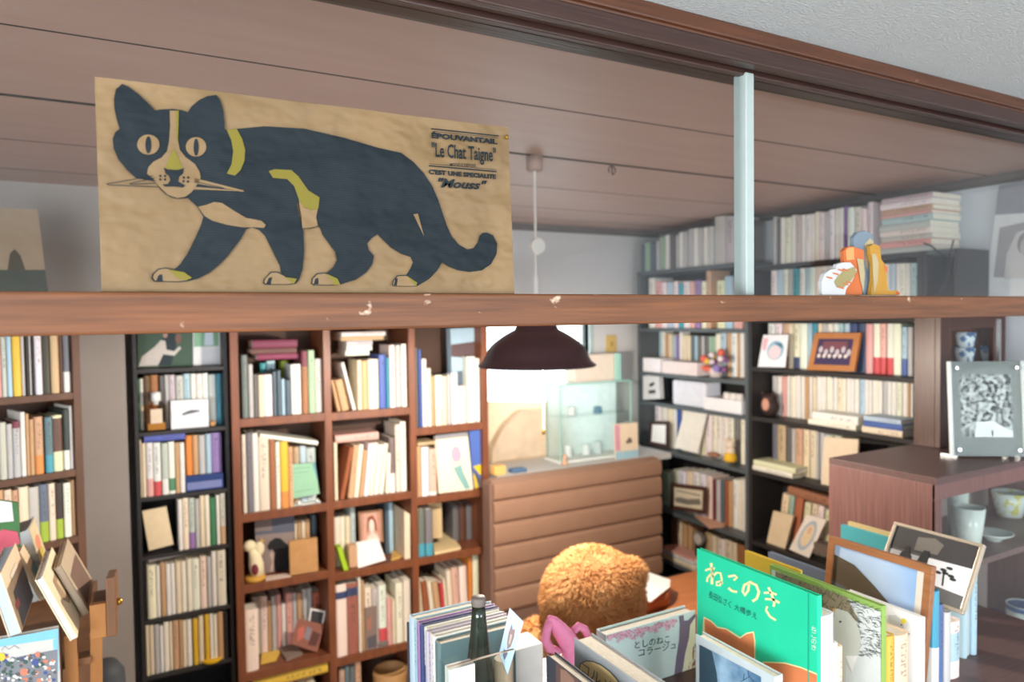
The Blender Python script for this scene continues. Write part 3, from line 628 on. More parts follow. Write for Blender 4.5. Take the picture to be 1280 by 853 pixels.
row('on top of grey corner bookcase', AG, k, f_ra, ra_top, '182,212,500,Z 216,245,490,H 249,275,485,Z 279,300,480,S 304,330,455,H 334,360,445,W 364,392,440,G 396,414,445,S 418,440,430,W 444,468,425,S 472,500,410,S 504,530,405,W 534,556,405,S 560,584,400,W 588,622,395,S 628,690,335,S 694,750,335,S 756,785,350,G', .17, .01, maxh=.24)
row('behind transom glass, grey bookcase', AG, k, f_ra, ra[1], '240,275,700,W 278,312,720,P 316,345,725,W 348,380,725,L 384,410,720,W 414,440,735,Q 444,480,720,W 484,510,720,P 514,545,715,V 549,575,720,I 579,605,655,T 640,685,715,C 689,735,690,L 739,790,690,P', .15, .02)
k = (790, 395, 8.53)
row('behind two white boxes, grey bookcase', AG, k, f_ra, ra[2], '92,130,190,W 134,198,195,S 202,262,195,S 266,300,160,L 304,346,165,W 350,380,190,T 384,412,195,C 416,440,205,S 444,465,210,L 469,494,210,V 498,528,155,W 532,575,210,C 579,618,210,C 622,655,215,Z 659,690,215,L 694,728,215,G 732,762,215,S 766,806,215,G 812,846,220,H 850,884,218,H 888,934,190,I 938,1000,180,L 1006,1045,180,T 1049,1110,170,W 1114,1140,170,T 1146,1190,160,W', .07, .14)
k = (790, 460, 6.09)
row('cream folder shelf, grey bookcase', AG, k, f_ra, ra[4], '168,212,275,W 216,258,285,W 264,300,310,C 304,336,315,W 340,372,315,B 376,420,325,C 424,470,330,W 474,515,335,I 519,552,340,C 556,598,340,W 602,638,345,I 642,678,350,W 682,722,355,W 726,768,365,I 778,814,370,G 820,858,380,W', .12, .09)
k = (815, 570, 5.015)
row('behind the framed ink drawing', AG, k, f_ra, ra[5], '62,110,100,H 114,160,95,C 165,208,95,W 212,250,98,C 254,292,100,I 297,334,115,W 338,372,130,C 376,395,150,M 398,424,152,S 428,450,155,Z 453,474,155,A 478,500,160,T 504,536,150,W 540,560,150,I 563,586,150,W', .13, .07)
row('lowest visible shelf, grey bookcase', AG, k, f_ra, ra[6], '112,150,390,D 154,182,400,C 186,215,400,T 219,245,420,T 330,368,480,T 372,402,500,C 408,450,520,I 454,492,530,C 496,528,545,C 532,580,555,A', .10, .115)
row('bottom shelf, grey corner bookcase', AG, k, f_ra, ra[7], '60,95,770,P 98,135,760,S 138,175,765,C 178,215,770,P 218,250,775,T 254,285,780,R', .13, .03)
k = (930, 390, 5.818)
row('behind the framed group photo', BG, k, f_rb, rb[2], '172,218,70,W 222,270,65,W 278,316,85,T,bM,0,.25 320,354,85,C 358,398,80,C,bN,0,.25 403,455,60,W 459,492,70,L 496,530,70,Q 534,565,75,C 569,600,80,S 604,640,85,I 644,680,85,W 684,720,80,L 724,762,80,L 768,820,65,N 824,878,65,N 884,934,88,P 938,984,86,W,bR,0,.33 988,1030,50,P,bR,0,.33 1034,1082,50,W,bR,0,.33 1086,1140,80,I 1146,1184,112,L,bB,0,.35 1188,1225,112,S,bB,0,.35', .13, .08)
k = (930, 470, 3.709)
its = []; xx = 128; cc = 'SWPWIWWTWCWWIWWCIWWWLWWWIWSWWIWTWI'; i = 0
rr = random.Random(5)
while xx < 776:
    wv = rr.uniform(14, 26); its.append('%.1f,%.1f,%.1f,%s' % (xx, min(xx+wv-1.5, 780), rr.uniform(-8, -2)+xx*.035, cc[i % len(cc)])); xx += wv; i += 1
row('second open shelf, right black bookcase', BG, k, f_rb, rb[3], ' '.join(its), .10, .115)
row('third open shelf, right black bookcase', BG, k, f_rb, rb[4], '128,150,222,Z 153,190,228,T 193,214,240,G 217,234,245,S 237,270,245,T 273,300,250,C 303,330,255,C 333,346,260,S 350,372,265,S 376,410,275,W 414,450,280,I', .12, .09)
row('fourth open shelf, right black bookcase', BG, k, f_rb, rb[5], '150,180,545,C,a8 184,206,548,H,a8 212,246,552,A,a8 262,290,585,C,a6 294,320,590,C,a6 324,350,600,I,a6 356,385,620,C,a6', .13, .08)
k = (930, 200, 4.74)
its = []; xx = 165; i = 0; cc = 'SGWIWSWWWIWSWWWWIWW'
while xx < 565:
    wv = rr.uniform(24, 36); its.append('%.1f,%.1f,%.1f,%s' % (xx, xx+wv-2, 335-(xx-240)*.14+rr.uniform(-8, 8), cc[i % len(cc)])); xx += wv; i += 1
row('on top of right black bookcase', BG, k, f_rb, rb_top, ' '.join(its)+' 570,604,275,V 610,650,282,W 654,690,280,I 694,724,290,W,bR,.3,.5 728,758,250,W', .17, .012, maxh=.24)
its = []; xx = 155; i = 0; cc = 'WLWSQWLWIWWLWWWSWWIWWLWW'
while xx < 1010:
    wv = rr.uniform(26, 40); its.append('%.1f,%.1f,%.1f,%s' % (xx, xx+wv-2, 640-(xx-155)*.035, cc[i % len(cc)])); xx += wv; i += 1
row('behind transom glass, black bookcase', BG, k, f_rb, rb[1], ' '.join(its), .15, .012, maxh=.24)

# ================================================================== THINGS ON THE SHELVES
def slab(P, uvs, th, dirv):   # closed slab from front polygon points
    return MB().prism(P, V(dirv)*th)
def facing(fr, inset, name, label, cat, uv, zs, th, mat, art=None, artmat=None, group=None, tilt=0.0, frame=None):
    """an upright flat thing (card, picture, facing book): uv = corner pixels TL, TR, BR, BL; art(fn, root)"""
    R = fr['T'].to_3x3(); dep = R.col[1]; e = R.col[0]; p0 = fr['T'].translation+dep*inset; n = -dep
    P = [PL(u, v, p0, n) for u, v in uv]
    if zs is not None:
        dz = zs-min(P[2].z, P[3].z); P = [p+V((0, 0, dz*(1 if i >= 2 else 1))) for i, p in enumerate(P)] if abs(dz) < .03 else P
        for i_ in (2, 3): P[i_].z = max(P[i_].z, zs+.0004)
    zb = min(p.z for p in P); tt = math.tan(math.radians(tilt))
    Q = [p+dep*((p.z-zb)*tt) for p in P]
    c = (Q[2]+Q[3])/2; c.z = zb
    root = thing(name, label, cat, c, group)
    def q(s, t, k=0.0):
        a = Q[0]*(1-s)+Q[1]*s; bb = Q[3]*(1-s)+Q[2]*s; return a*(1-t)+bb*t-dep*(.0008+k*.0006)
    if frame:
        fw, fmat = frame; W_ = (Q[1]-Q[0]).length; Hh = (Q[0]-Q[3]).length; a, c2 = fw/W_, fw/Hh
        mb = MB()
        def qq(s, t): return q(s, t)+dep*.0008
        for (s0, t0, s1, t1) in ((0, 0, 1, c2), (0, 1-c2, 1, 1), (0, c2, a, 1-c2), (1-a, c2, 1, 1-c2)):
            mb.prism([qq(s0, t0), qq(s1, t0), qq(s1, t1), qq(s0, t1)][::-1], dep*th)
        mb.build('frame', fmat, root, bevel=.001)
        sl = MB().prism([qq(a, c2)+dep*.004, qq(1-a, c2)+dep*.004, qq(1-a, 1-c2)+dep*.004, qq(a, 1-c2)+dep*.004][::-1], dep*(th*.4)).build('picture', mat, root)
        def q2(s, t, k=0.0): return q(a+s*(1-2*a), c2+t*(1-2*c2), k)+dep*.0042
        if art: art(q2, root)
    else:
        MB().prism(Q[::-1], dep*th).build('panel', mat, root, bevel=.0008)
        if art: art(q, root)
    return root
def art_polys(items):
    """items: (mat, [(s,t)...], layer)"""
    def f(q, root):
        bym = {}
        for mt, pts, kk in items:
            mb = bym.setdefault(mt.name, (MB(), mt))[0]; mb.face([q(s, t, kk) for s, t in pts])
        mats = [x[1] for x in bym.values()]; mb = MB()
        for i, (m_, _) in enumerate(bym.values()): mb.add(m_.v, m_.f, i)
        mb.build('print', mats, root)
    return f
def rect(a, b, c, d): return [(a, b), (c, b), (c, d), (a, d)]
def P_(*c): return plain('tint_%d_%d_%d' % c, c, .6, .3)
# narrow black bookcase
facing(f_nb, .10, 'photo_print', 'dark photo print of two figures in a garden, top of narrow black bookcase', 'photo', [(171.5, 405), (240, 402), (241, 458), (172, 460.5)], nbz[0], .004, P_(70, 92, 78),
  art_polys([(P_(44, 56, 62), [(.35, .95), (.42, .45), (.55, .2), (.75, .3), (.68, .6), (.6, .97)], 0), (P_(206, 198, 190), [(.02, .97), (.08, .75), (.3, .55), (.42, .4), (.5, .42), (.52, .62), (.66, .66), (.76, .55), (.79, .6), (.66, .76), (.46, .72), (.36, .97)], 1), (P_(168, 138, 126), ell(.5, .27, .045, .09, 12), 2), (P_(120, 90, 80), ell(.74, .38, .06, .12, 12), 2)]))
facing(f_nb, .10, 'photo_print', 'pale photo print with a white figure on green, right of the dark garden photo', 'photo', [(241, 402), (279, 400), (279.3, 458.5), (241.5, 459.5)], nbz[0], .004, P_(222, 224, 226),
  art_polys([(P_(132, 176, 146), rect(.03, .02, .84, .60), 0), (P_(206, 220, 232), [(.42, .04), (.62, .04), (.68, .58), (.36, .58)], 1)]))
pb = Y(196, 534, YF+.012); pb.z = nbz[1]
bt_ = thing('perfume_bottle', 'square glass bottle with a white stopper on the second shelf of the black bookcase', 'bottle', pb)
s_ = .0115
MB().box((pb.x-.034, pb.y-.0, pb.z+.001), (pb.x+.034, pb.y+.035, pb.z+.1)).build('bottle_body', glass('amber_glass', (.95, .82, .62), 1, .9), bt_, bevel=.004)
MB().box((pb.x-.03, pb.y+.004, pb.z+.004), (pb.x+.03, pb.y+.031, pb.z+.03)).build('liquid', plain('amber_liquid', (196, 150, 70), .2), bt_)
MB().box((pb.x-.02, pb.y-.001, pb.z+.03), (pb.x+.02, pb.y-.0002, pb.z+.085)).build('bottle_label', P_(220, 200, 176), bt_)
MB().lathe((pb.x, pb.y+.017, pb.z+.1), [(.010, 0), (.010, .012), (.018, .014), (.018, .045), (.012, .05)], 16).build('stopper', m_porc, bt_, smooth=True)
facing(f_nb, .02, 'display_box', 'small white box with a dark smudge mark on the second black shelf', 'box', [(213.5, 501), (260.5, 498.5), (261, 533), (214, 537)], nbz[1], .03, P_(228, 230, 234),
  art_polys([(P_(92, 96, 106), [(.28, .48), (.42, .40), (.55, .36), (.74, .38), (.76, .43), (.6, .47), (.45, .5), (.32, .54)], 0)]))
pb = Y(265.5, 529, YF+.02); pb.z = nbz[1]+.012
tag(MB().ball(pb, .012, 12).build('wooden_ball', m_tan, smooth=True), 'tiny tan ball beside the white box on the black bookcase', 'ball')
bb = MB(); a_ = Y(232.5, 623, YF+.012); c_ = Y(279.5, 612, YF+.012)
bb.box((a_.x, YF+.012, nbz[2]), (c_.x, YF+.17, zbx-.0005)); o = tag(bb.build('book_box', P_(40, 62, 118), bevel=.002), 'blue slipcase box lying on the third shelf of the narrow black bookcase', 'box')
MB().box((a_.x+.006, YF+.0112, nbz[2]+.006), (c_.x-.006, YF+.0118, nbz[2]+.035)).build('box_label', P_(120, 130, 178), o)
r_ = facing(f_nb, .03, 'blank_panel', 'tilted cream board on a small easel in the narrow black bookcase', 'board', [(177.5, 639.5), (208, 633.5), (217, 681), (186, 689)], None, .012, P_(238, 216, 178))
MB().box((WM[r_.name].translation.x-.03, YF+.04, nbz[3]), (WM[r_.name].translation.x+.04, YF+.09, nbz[3]+.006)).build('easel_foot', m_blackp, r_)
pb = Y(265, 826.5, YF+.015); pb.z = nbz[5]
tag(MB().lathe(pb, [(.03, .0), (.036, .004), (.038, .012), (.030, .010)], 20).build('yellow_dish', P_(232, 186, 30), smooth=True), 'small bright yellow dish at the front of the lowest black shelf', 'dish')

# brown bookcase things
facing(f_cu, .015, 'display_book', 'sage green booklet standing face out on two pegs in the brown bookcase', 'booklet', [(364, 581), (394, 579), (399.5, 617.5), (366, 624)], None, .012, P_(150, 196, 164),
  art_polys([(P_(120, 164, 134), rect(.06, .12, .75, .14), 0), (P_(120, 164, 134), rect(.06, .24, .7, .26), 0), (P_(120, 164, 134), rect(.1, .80, .75, .82), 0), (P_(110, 160, 170), [(.86, 0), (1, 0), (1, .6)], 0)]))
o_ = bpy.data.objects['display_book']; wl = WM[o_.name].translation
mb = MB()
for dx in (-.03, .045): mb.ball((wl.x+dx, wl.y+.002, c1[1]+.010), (.008, .008, .010), 10, 0, 6)
mb.box((wl.x-.05, wl.y+.004, c1[1]), (wl.x+.06, wl.y+.05, c1[1]+.004)).build('stand_peg', m_porc, o_)
rt = facing(f_cu, .10, 'record_sleeve', 'grey record sleeve with a dark dog head silhouette in the brown bookcase', 'record sleeve', [(318.5, 648), (368, 645), (368, 722), (320, 727)], c1[2], .006, P_(148, 132, 126),
  art_polys([(P_(96, 100, 116), rect(.0, .0, 1, .30), 0), (P_(132, 120, 116), rect(.0, .0, .42, .24), 1), (P_(34, 34, 36), [(.34, .60), (.30, .52), (.36, .44), (.5, .38), (.64, .4), (.8, .52), (.95, .56), (1, .7), (1, 1), (.48, 1), (.46, .8), (.5, .66), (.42, .58)], 1), (P_(200, 170, 156), [(.36, .66), (.44, .62), (.46, .8), (.44, .98), (.36, .98), (.42, .8)], 1)]))
facing(f_cu, .012, 'wooden_plaque', 'plain square light wooden plaque in the third left compartment', 'plaque', [(361.5, 677.5), (396.5, 672.5), (398, 714.5), (363, 720)], c1[2], .016, m_tan)
pb = Y(319, 727, YC+.05); pb.z = c1[2]
fg = thing('bird_figurine', 'ivory bird figurine with a maroon patch on an ochre base, beside the record sleeve', 'figurine', pb)
MB().lathe(pb, [(.040, 0), (.043, .008), (.04, .016), (.03, .02)], 18).build('base', P_(214, 162, 70), fg, smooth=True)
mb = MB(); mb.tube([pb+V((.012, 0, .015)), pb+V((.006, 0, .06)), pb+V((.0, 0, .10)), pb+V((-.012, 0, .13))], [.026, .03, .024, .012], 12)
mb.ball(pb+V((-.018, 0, .142)), (.026, .02, .024), 12); mb.ball(pb+V((.02, 0, .125)), (.02, .014, .03), 10)
mb.build('figure', P_(240, 228, 190), fg, smooth=True)
mb = MB(); mb.tube([pb+V((.02, 0, .14)), pb+V((.034, -.002, .155)), pb+V((.028, 0, .165))], [.012, .008, .003], 8); mb.build('crest', P_(230, 190, 90), fg, smooth=True)
MB().ball(pb+V((-.002, -.024, .05)), (.014, .010, .024), 10).build('chest_patch', P_(126, 44, 56), fg, smooth=True)
pb = Y(347, 724, YC+.03); pb.z = c1[2]
tag(MB().prism([(pb.x-.05, YC+.01, pb.z), (pb.x+.05, YC+.006, pb.z), (pb.x+.045, YC+.05, pb.z), (pb.x-.045, YC+.055, pb.z)], (0, 0, .004)).build('paper_card', P_(226, 204, 190)), 'pale card lying in front of the dog record sleeve', 'card')
facing(f_cu, .04, 'photo_print', 'brownish photo card leaning at an angle in the fourth left compartment', 'photo', [(374, 776), (406.5, 783), (396.5, 816), (364, 806)], c1[3], .003, P_(150, 96, 80),
  art_polys([(P_(196, 110, 92), [(.1, .4), (.3, .2), (.4, .6), (.2, .85)], 0), (P_(138, 130, 136), [(.4, .2), (.6, .25), (.6, .7), (.4, .65)], 0), (P_(98, 62, 56), [(.65, .3), (.95, .35), (.9, .8), (.6, .85)], 0)]), tilt=10)
facing(f_cu, .07, 'photo_print', 'small dark photo with a white border behind the brownish photo card', 'photo', [(388, 760.5), (407.5, 764.5), (402, 790), (384, 786)], None, .002, P_(70, 68, 72), frame=(.008, m_card))
def flatcard(name, label, cat, uvs, z, th, mat, **k):
    return tag(MB().prism([Z(u, v, z+th) for u, v in uvs], (0, 0, -th+.0002)).build(name, mat, **k), label, cat)
flatcard('paper_card', 'yellow card with a red stamp lying in the fourth left compartment', 'card', [(326, 830), (345, 825.5), (352, 812), (327, 817)], c1[3], .004, P_(236, 196, 90))
flatcard('booklet', 'grey booklet lying flat in front of the brownish photo card', 'booklet', [(358, 824), (378, 816), (368, 802), (349, 811)], c1[3], .012, P_(140, 122, 112))
facing(f_cu, .07, 'framed_portrait', 'brown framed portrait of a pale woman in the middle of the brown bookcase', 'picture frame', [(448, 641), (478, 637.5), (480, 678), (450, 684)], None, .014, P_(196, 146, 124), frame=(.008, P_(150, 112, 84)), art=
  art_polys([(P_(214, 168, 148), [(.15, 0), (.8, .0), (.85, 1), (.1, 1)], 0), (P_(148, 78, 58), [(.35, .15), (.6, .1), (.75, .3), (.8, .7), (.7, .6), (.62, .3), (.45, .3), (.35, .6), (.28, .7)], 1), (P_(240, 220, 204), ell(.53, .42, .13, .2, 14), 2), (P_(236, 210, 196), [(.2, 1), (.3, .8), (.48, .7), (.48, .56), (.62, .56), (.62, .7), (.82, .82), (.9, 1)], 1)]))
o_ = bpy.data.objects['framed_portrait']; wl = WM[o_.name].translation
MB().box((wl.x-.04, wl.y+.004, c2[2]), (wl.x+.04, wl.y+.06, wl.z)).build('stand', m_tan, o_)
facing(f_cu, .012, 'open_notebook', 'blank white open notebook in front of the framed portrait', 'notebook', [(449, 684), (477.5, 679), (483, 702), (448, 712)], c2[2], .012, m_card, tilt=28)
facing(f_cu, .012, 'display_book', 'thin lime green booklet leaning at the left of the middle compartment', 'booklet', [(421.5, 681), (427, 679), (436, 708), (430, 709.5)], c2[2], .05, P_(170, 204, 50))
facing(f_cu, .03, 'tan_block', 'small upright tan block beside the lime green booklet', 'block', [(436, 677), (446, 675), (447, 703), (437, 704)], c2[2], .04, P_(206, 164, 128))
facing(f_cu, .012, 'magazine_file', 'grey brown magazine file with a cream edge at the right of the middle compartment', 'file box', [(505.5, 640), (512.5, 644), (513, 699.5), (506, 701)], c2[2], .16, P_(238, 216, 186))
flatcard('paper_card', 'yellowish scrap lying in front of the magazine file', 'card', [(489, 699), (500, 696), (506, 690), (490, 688)], c2[2], .01, P_(214, 172, 96))
facing(f_cu, .010, 'display_book', 'grey brown booklet standing face out in the fourth middle compartment', 'booklet', [(456, 755), (471, 751), (472, 805), (457, 808.5)], c2[3], .008, P_(140, 120, 110),
  art_polys([(P_(176, 120, 100), [(.1, .3), (.5, .2), (.5, .5), (.2, .55)], 0), (P_(96, 92, 96), [(.15, .7), (.9, .66), (.9, .95), (.2, .95)], 0)]))
pb = Y(477.5, 805, YC+.03); pb.z = c2[3]
tag(MB().ball(pb+V((0, 0, .014)), (.036, .026, .015), 14).build('stone', P_(120, 106, 100), smooth=True), 'flat grey stone lying before the books in the fourth middle compartment', 'stone')
pb = Y(488, 850, YC+.10); pb.z = c2[4]
bk = thing('wicker_basket', 'round wicker basket with an arched handle at the bottom of the brown bookcase', 'basket', pb)
MB().lathe(pb, [(.06, 0), (.076, .10), (.080, .18), (.076, .185), (.070, .18), (.056, .01)], 24).build('basket_body', m_tan, bk, smooth=True)
hz = Y(500, 841, YC+.10).z
MB().tube([(pb.x+.075*math.cos(t), pb.y, pb.z+.18+(hz-pb.z-.18)*math.sin(t)) for t in [PI*i/12 for i in range(13)]], .008, 8).build('handle', m_tan, bk, smooth=True)
facing(f_cu, .08, 'file_box', 'tall pale blue box with a brown stripe in the top right compartment', 'file box', [(563, 408), (602, 406), (602.5, 520), (566, 525)], c3[0], .05, P_(166, 192, 208),
  art_polys([(P_(94, 76, 78), [(.0, .17), (.9, .15), (.92, .36), (.62, .33), (.0, .30)], 0), (P_(92, 106, 122), rect(.17, .46, .46, .62), 0)]))
rt = facing(f_cu, .012, 'spiral_sketchbook', 'ivory spiral sketchbook with a pink and teal flower on its cover', 'sketchbook', [(544, 545), (584.5, 540.5), (591.5, 611), (549, 616)], c3[1], .02, P_(244, 232, 204),
  art_polys([(P_(222, 168, 188), ell(.58, .34, .15, .14, 18), 1), (P_(206, 214, 196), [(.40, .38), (.76, .36), (.76, .52), (.62, .66), (.50, .60)], 0), (P_(134, 178, 172), [(.46, .58), (.72, .54), (.74, .64), (.92, .97), (.76, .98), (.58, .76)], .5)]))
mb = MB()
for i in range(15):
    p = Y(545.5+39*i/14.5, 547-4.3*i/14.5, YC+.008); mb.box((p.x-.0035, p.y-.002, p.z-.012), (p.x+.0035, p.y+.004, p.z+.010))
mb.build('spiral_binding', P_(150, 150, 158), rt)
facing(f_cu, .03, 'display_book', 'blue and yellow picture book standing face out right of the spiral sketchbook', 'booklet', [(586.5, 541.5), (603, 539.5), (604, 611), (592, 613.5)], c3[1], .012, P_(84, 112, 184),
  art_polys([(P_(236, 200, 40), [(.1, .62), (1, .60), (1, .86), (.7, .78)], 0), (P_(236, 200, 40), [(.05, .72), (.3, .82), (.5, 1), (.1, 1)], 0), (P_(92, 92, 84), [(.1, .66), (.35, .72), (.9, .95), (.9, 1), (.6, 1)], 1)]))
flatcard('booklet', 'open cream booklet lying in the third right compartment', 'booklet', [(543, 691), (576, 684), (561, 665), (540, 667)], c3[2], .012, P_(236, 210, 160))
facing(f_cu, .09, 'display_book', 'cream booklet standing behind the open booklet in the brown bookcase', 'booklet', [(535, 630), (552, 629), (553, 672), (538, 674)], None, .01, P_(216, 190, 146))

# grey corner bookcase things
def fbox(fr, inset, name, label, cat, uvl, uvr, vt, zs, dp, mat, **k):
    R = fr['T'].to_3x3(); dep = R.col[1]; p0 = fr['T'].translation+dep*inset
    L, Rr = PL(uvl, vt, p0, -dep), PL(uvr, vt, p0, -dep); L.z = Rr.z = (L.z+Rr.z)/2; h = L.z-zs
    a = V((L.x, L.y, zs)); c = V((Rr.x, Rr.y, zs))
    return tag(MB().prism([a, c, c+dep*dp, a+dep*dp], (0, 0, h)).build(name, mat, **k), label, cat)
fbox(f_ra, .012, 'storage_box', 'white box with a pink edge at the left of the grey corner bookcase', 'box', 803.5, 825, 448, ra[2], .10, P_(238, 232, 234), bevel=.002)
fbox(f_ra, .012, 'storage_box', 'second white box with pink trim, next to the flower posy', 'box', 827.5, 871, 452.5, ra[2], .10, P_(232, 218, 216), bevel=.002)
pb = X(895, 470, XS+.05); pb.z = ra[2]
fl = thing('flower_posy', 'small posy of coral and violet artificial flowers on the grey corner bookcase', 'flowers', pb)
MB().lathe(pb, [(.03, 0), (.036, .03), (.03, .05)], 16).build('pot', P_(216, 200, 196), fl, smooth=True)
rr = random.Random(11)
for i in range(16):
    c_ = rr.choice([(226, 110, 90), (150, 128, 196), (96, 112, 178), (236, 222, 226), (228, 190, 80), (140, 90, 130)])
    MB().ball(pb+V((rr.uniform(-.03, .03), rr.uniform(-.075, .075), rr.uniform(.04, .13))), rr.uniform(.012, .022), 8, 0, 6).build('flower', P_(*c_), fl, smooth=True)
facing(f_ra, .015, 'calendar_block', 'white block calendar with black print on the second open shelf of the grey bookcase', 'calendar', [(803.5, 470), (823.5, 468), (825, 498.5), (803.5, 500)], ra[3], .03, P_(214, 214, 214),
  art_polys([(P_(56, 56, 60), [(.4, .36), (.7, .28), (.72, .4), (.45, .5)], 0), (P_(66, 66, 70), rect(.36, .62, .76, .76), 0)]))
tr = fbox(f_ra, .02, 'wrapped_parcel', 'white plastic wrapped parcel on the second open shelf of the grey bookcase', 'parcel', 840, 881, 476.5, ra[3], .12, P_(226, 228, 238), bevel=.012)
fbox(f_ra, .012, 'storage_box', 'long low white box right of the wrapped parcel', 'box', 880, 926.5, 499, ra[3], .12, P_(240, 240, 242), bevel=.002)
zt = X(900, 499, XS+.012).z
for i, uu in enumerate((909, 917, 925)):
    q_ = X(uu, 492, XS+.04); q_.z = zt+.0005
    tag(MB().lathe(q_, [(.017, 0), (.019, .004), (.019, .03), (.014, .034)], 14).build('white_roll', P_(226, 220, 214), smooth=True), '%s white roll on the long low box' % ('left', 'middle', 'right')[i], 'roll', 'white rolls on the long box')
facing(f_ra, .02, 'framed_photo', 'dark brown frame around a blank white sheet on the grey corner bookcase', 'picture frame', [(812.5, 527), (835, 527), (834.5, 560.5), (810.5, 555.5)], None, .012, P_(246, 244, 242), frame=(.018, P_(74, 54, 52)))
facing(f_ra, .03, 'paper_folder', 'plain cream folder standing face out on the white framed shelf', 'folder', [(853, 513), (881, 516), (872, 567), (843, 560)], None, .004, P_(240, 234, 222), tilt=4)
pb = X(913, 575, XS+.03); pb.z = X(913, 577, XS+.03).z
br_ = thing('bear_toy', 'small white toy bear wearing yellow on the white framed shelf', 'toy', pb)
mb = MB(); mb.ball(pb+V((0, 0, .085)), .026, 12); mb.ball(pb+V((0, -.02, .108)), .01, 8); mb.ball(pb+V((0, .02, .108)), .01, 8); mb.ball(pb+V((0, 0, .05)), (.022, .026, .03), 12)
mb.build('toy_body', P_(232, 214, 190), br_, smooth=True)
MB().lathe(pb, [(.028, 0), (.034, .01), (.032, .03), (.024, .045)], 14).build('trousers', P_(238, 190, 50), br_, smooth=True)
pb = X(892, 571, XS+.03); pb.z = X(892, 571.5, XS+.03).z
tag(MB().ball(pb+V((0, 0, .012)), (.025, .04, .013), 12).build('stone', P_(168, 120, 96), smooth=True), 'brownish pebble beside the small toy bear', 'stone')
facing(f_ra, .02, 'framed_picture', 'dark brown framed ink drawing on the fifth shelf of the grey corner bookcase', 'picture frame', [(839, 604.5), (882, 609.5), (881, 643), (837.5, 636)], None, .012, P_(228, 214, 186), frame=(.02, P_(86, 56, 44)), art=
  art_polys([(P_(130, 124, 112), [(.05, .6), (.2, .5), (.5, .55), (.9, .45), (.95, .75), (.5, .85), (.1, .8)], 0), (P_(90, 88, 84), [(.1, .15), (.9, .25), (.9, .3), (.1, .2)], 0)]))
flatcard('booklet', 'peach booklet lying before the books right of the framed ink drawing', 'booklet', [(887, 660), (905, 658), (912, 650), (868, 644)], ra[5], .006, P_(226, 178, 150))
q_ = X(872, 675, XS+.06); q_.z = ra[6]
cl = thing('round_clock', 'small round glass clock on the lowest visible shelf of the grey bookcase', 'clock', q_)
zc_ = X(872, 674, XS+.06).z
mb = MB(); mb.add([(XS+.06+k*.02, q_.y+.036*math.cos(t), zc_+.036*math.sin(t)) for k in (0, 1) for t in [2*PI*i/20 for i in range(20)]], [tuple(range(20)), tuple(range(20, 40))[::-1]]+[(i, 20+i, 20+(i+1) % 20, (i+1) % 20) for i in range(20)])
mb.build('clock_case', P_(132, 126, 124), cl)
MB().face([(XS+.0595, q_.y+.028*math.cos(t), zc_+.028*math.sin(t)) for t in [2*PI*i/20 for i in range(20)]]).build('clock_face', P_(206, 198, 186), cl)
q_c = q_.copy()
# black right-hand bookcase things
facing(f_rb, .012, 'picture_card', 'white card with a round blue and pink drawing on the top open shelf', 'card', [(951, 418.5), (982, 418), (981, 459), (947, 458.5)], rb[2], .006, P_(236, 238, 242),
  art_polys([(P_(150, 186, 206), ell(.58, .48, .32, .3, 20), 0), (P_(222, 206, 212), ell(.56, .54, .24, .22, 18), 1), (P_(232, 176, 188), [(.05, .1), (.25, .12), (.2, .5), (.06, .45)], 0), (P_(76, 120, 150), [(.5, .24), (.8, .26), (.9, .42), (.7, .36)], 1.5)]), tilt=6)
facing(f_rb, .03, 'framed_photo', 'light wooden frame around a dark group photo on the top open shelf', 'picture frame', [(1015, 416.5), (1072, 416.5), (1067.5, 465), (1008.5, 463)], rb[2], .015, P_(66, 54, 88), frame=(.026, P_(186, 124, 74)), art=
  art_polys([(P_(120, 74, 84), rect(.15, .1, .85, .4), 0)]+[(P_(196, 186, 190), ell(.12+.16*i, .42+.1*(i % 2), .06, .13, 10), 1) for i in range(6)]+[(P_(226, 214, 206), ell(.1+.15*i, .66, .05, .08, 10), 1.5) for i in range(6)]), tilt=6)
q_ = X(962, 507, XS+.05); q_.z = rb[3]
ow = thing('owl_figure', 'dark brown round owl figure at the left of the second open shelf', 'figurine', q_)
mb = MB(); mb.ball(q_+V((0, 0, .0485)), (.038, .045, .048), 16); mb.ball(q_+V((-.004, 0, .085)), (.032, .038, .03), 14); mb.tube([q_+V((-.01, .028, .1)), q_+V((-.012, .034, .125))], [.012, .003], 8); mb.tube([q_+V((-.01, -.028, .1)), q_+V((-.012, -.034, .125))], [.012, .003], 8)
mb.build('owl_body', P_(58, 44, 42), ow, smooth=True)
MB().ball(q_+V((-.034, -.006, .06)), (.01, .022, .03), 12).build('face_patch', P_(206, 150, 130), ow, smooth=True)
def fpile(fr, crop, zs, lst, group, inset):
    z = zs
    for xl, xr, yt, yb, c, lab in lst: z = flat(fr, crop, xl, xr, yt, yb, c, lab, group, zb=z, depth=.10, inset=inset)
zpl = ra[6]
for xl_, xr_, ya_, yb_, c_, lb_ in ((50, 272, 600, 632, 'C', 'lowest cream book of the flat pile under the round clock'), (56, 265, 576, 600, 'W', 'middle white book of the flat pile under the round clock'), (60, 250, 561, 576, 'P', 'topmost pink book of the flat pile under the round clock')):
    zpl = flat(f_ra, (815, 570, 5.015), xl_, xr_, ya_, yb_, c_, lb_, AG, zb=zpl, depth=.10, inset=.006)
MB().box((XS+.062, q_c.y-.02, zpl), (XS+.078, q_c.y+.02, max(zc_-.03, zpl+.006))).build('clock_foot', m_blackp, cl)
k = (930, 470, 3.709)
fpile(f_rb, k, rb[3], [(298, 520, 218, 245, 'W', 'lower white book of the flat pair on the second open shelf'), (318, 530, 185, 222, 'W', 'upper white book of the flat pair on the second open shelf')], BG, .008)
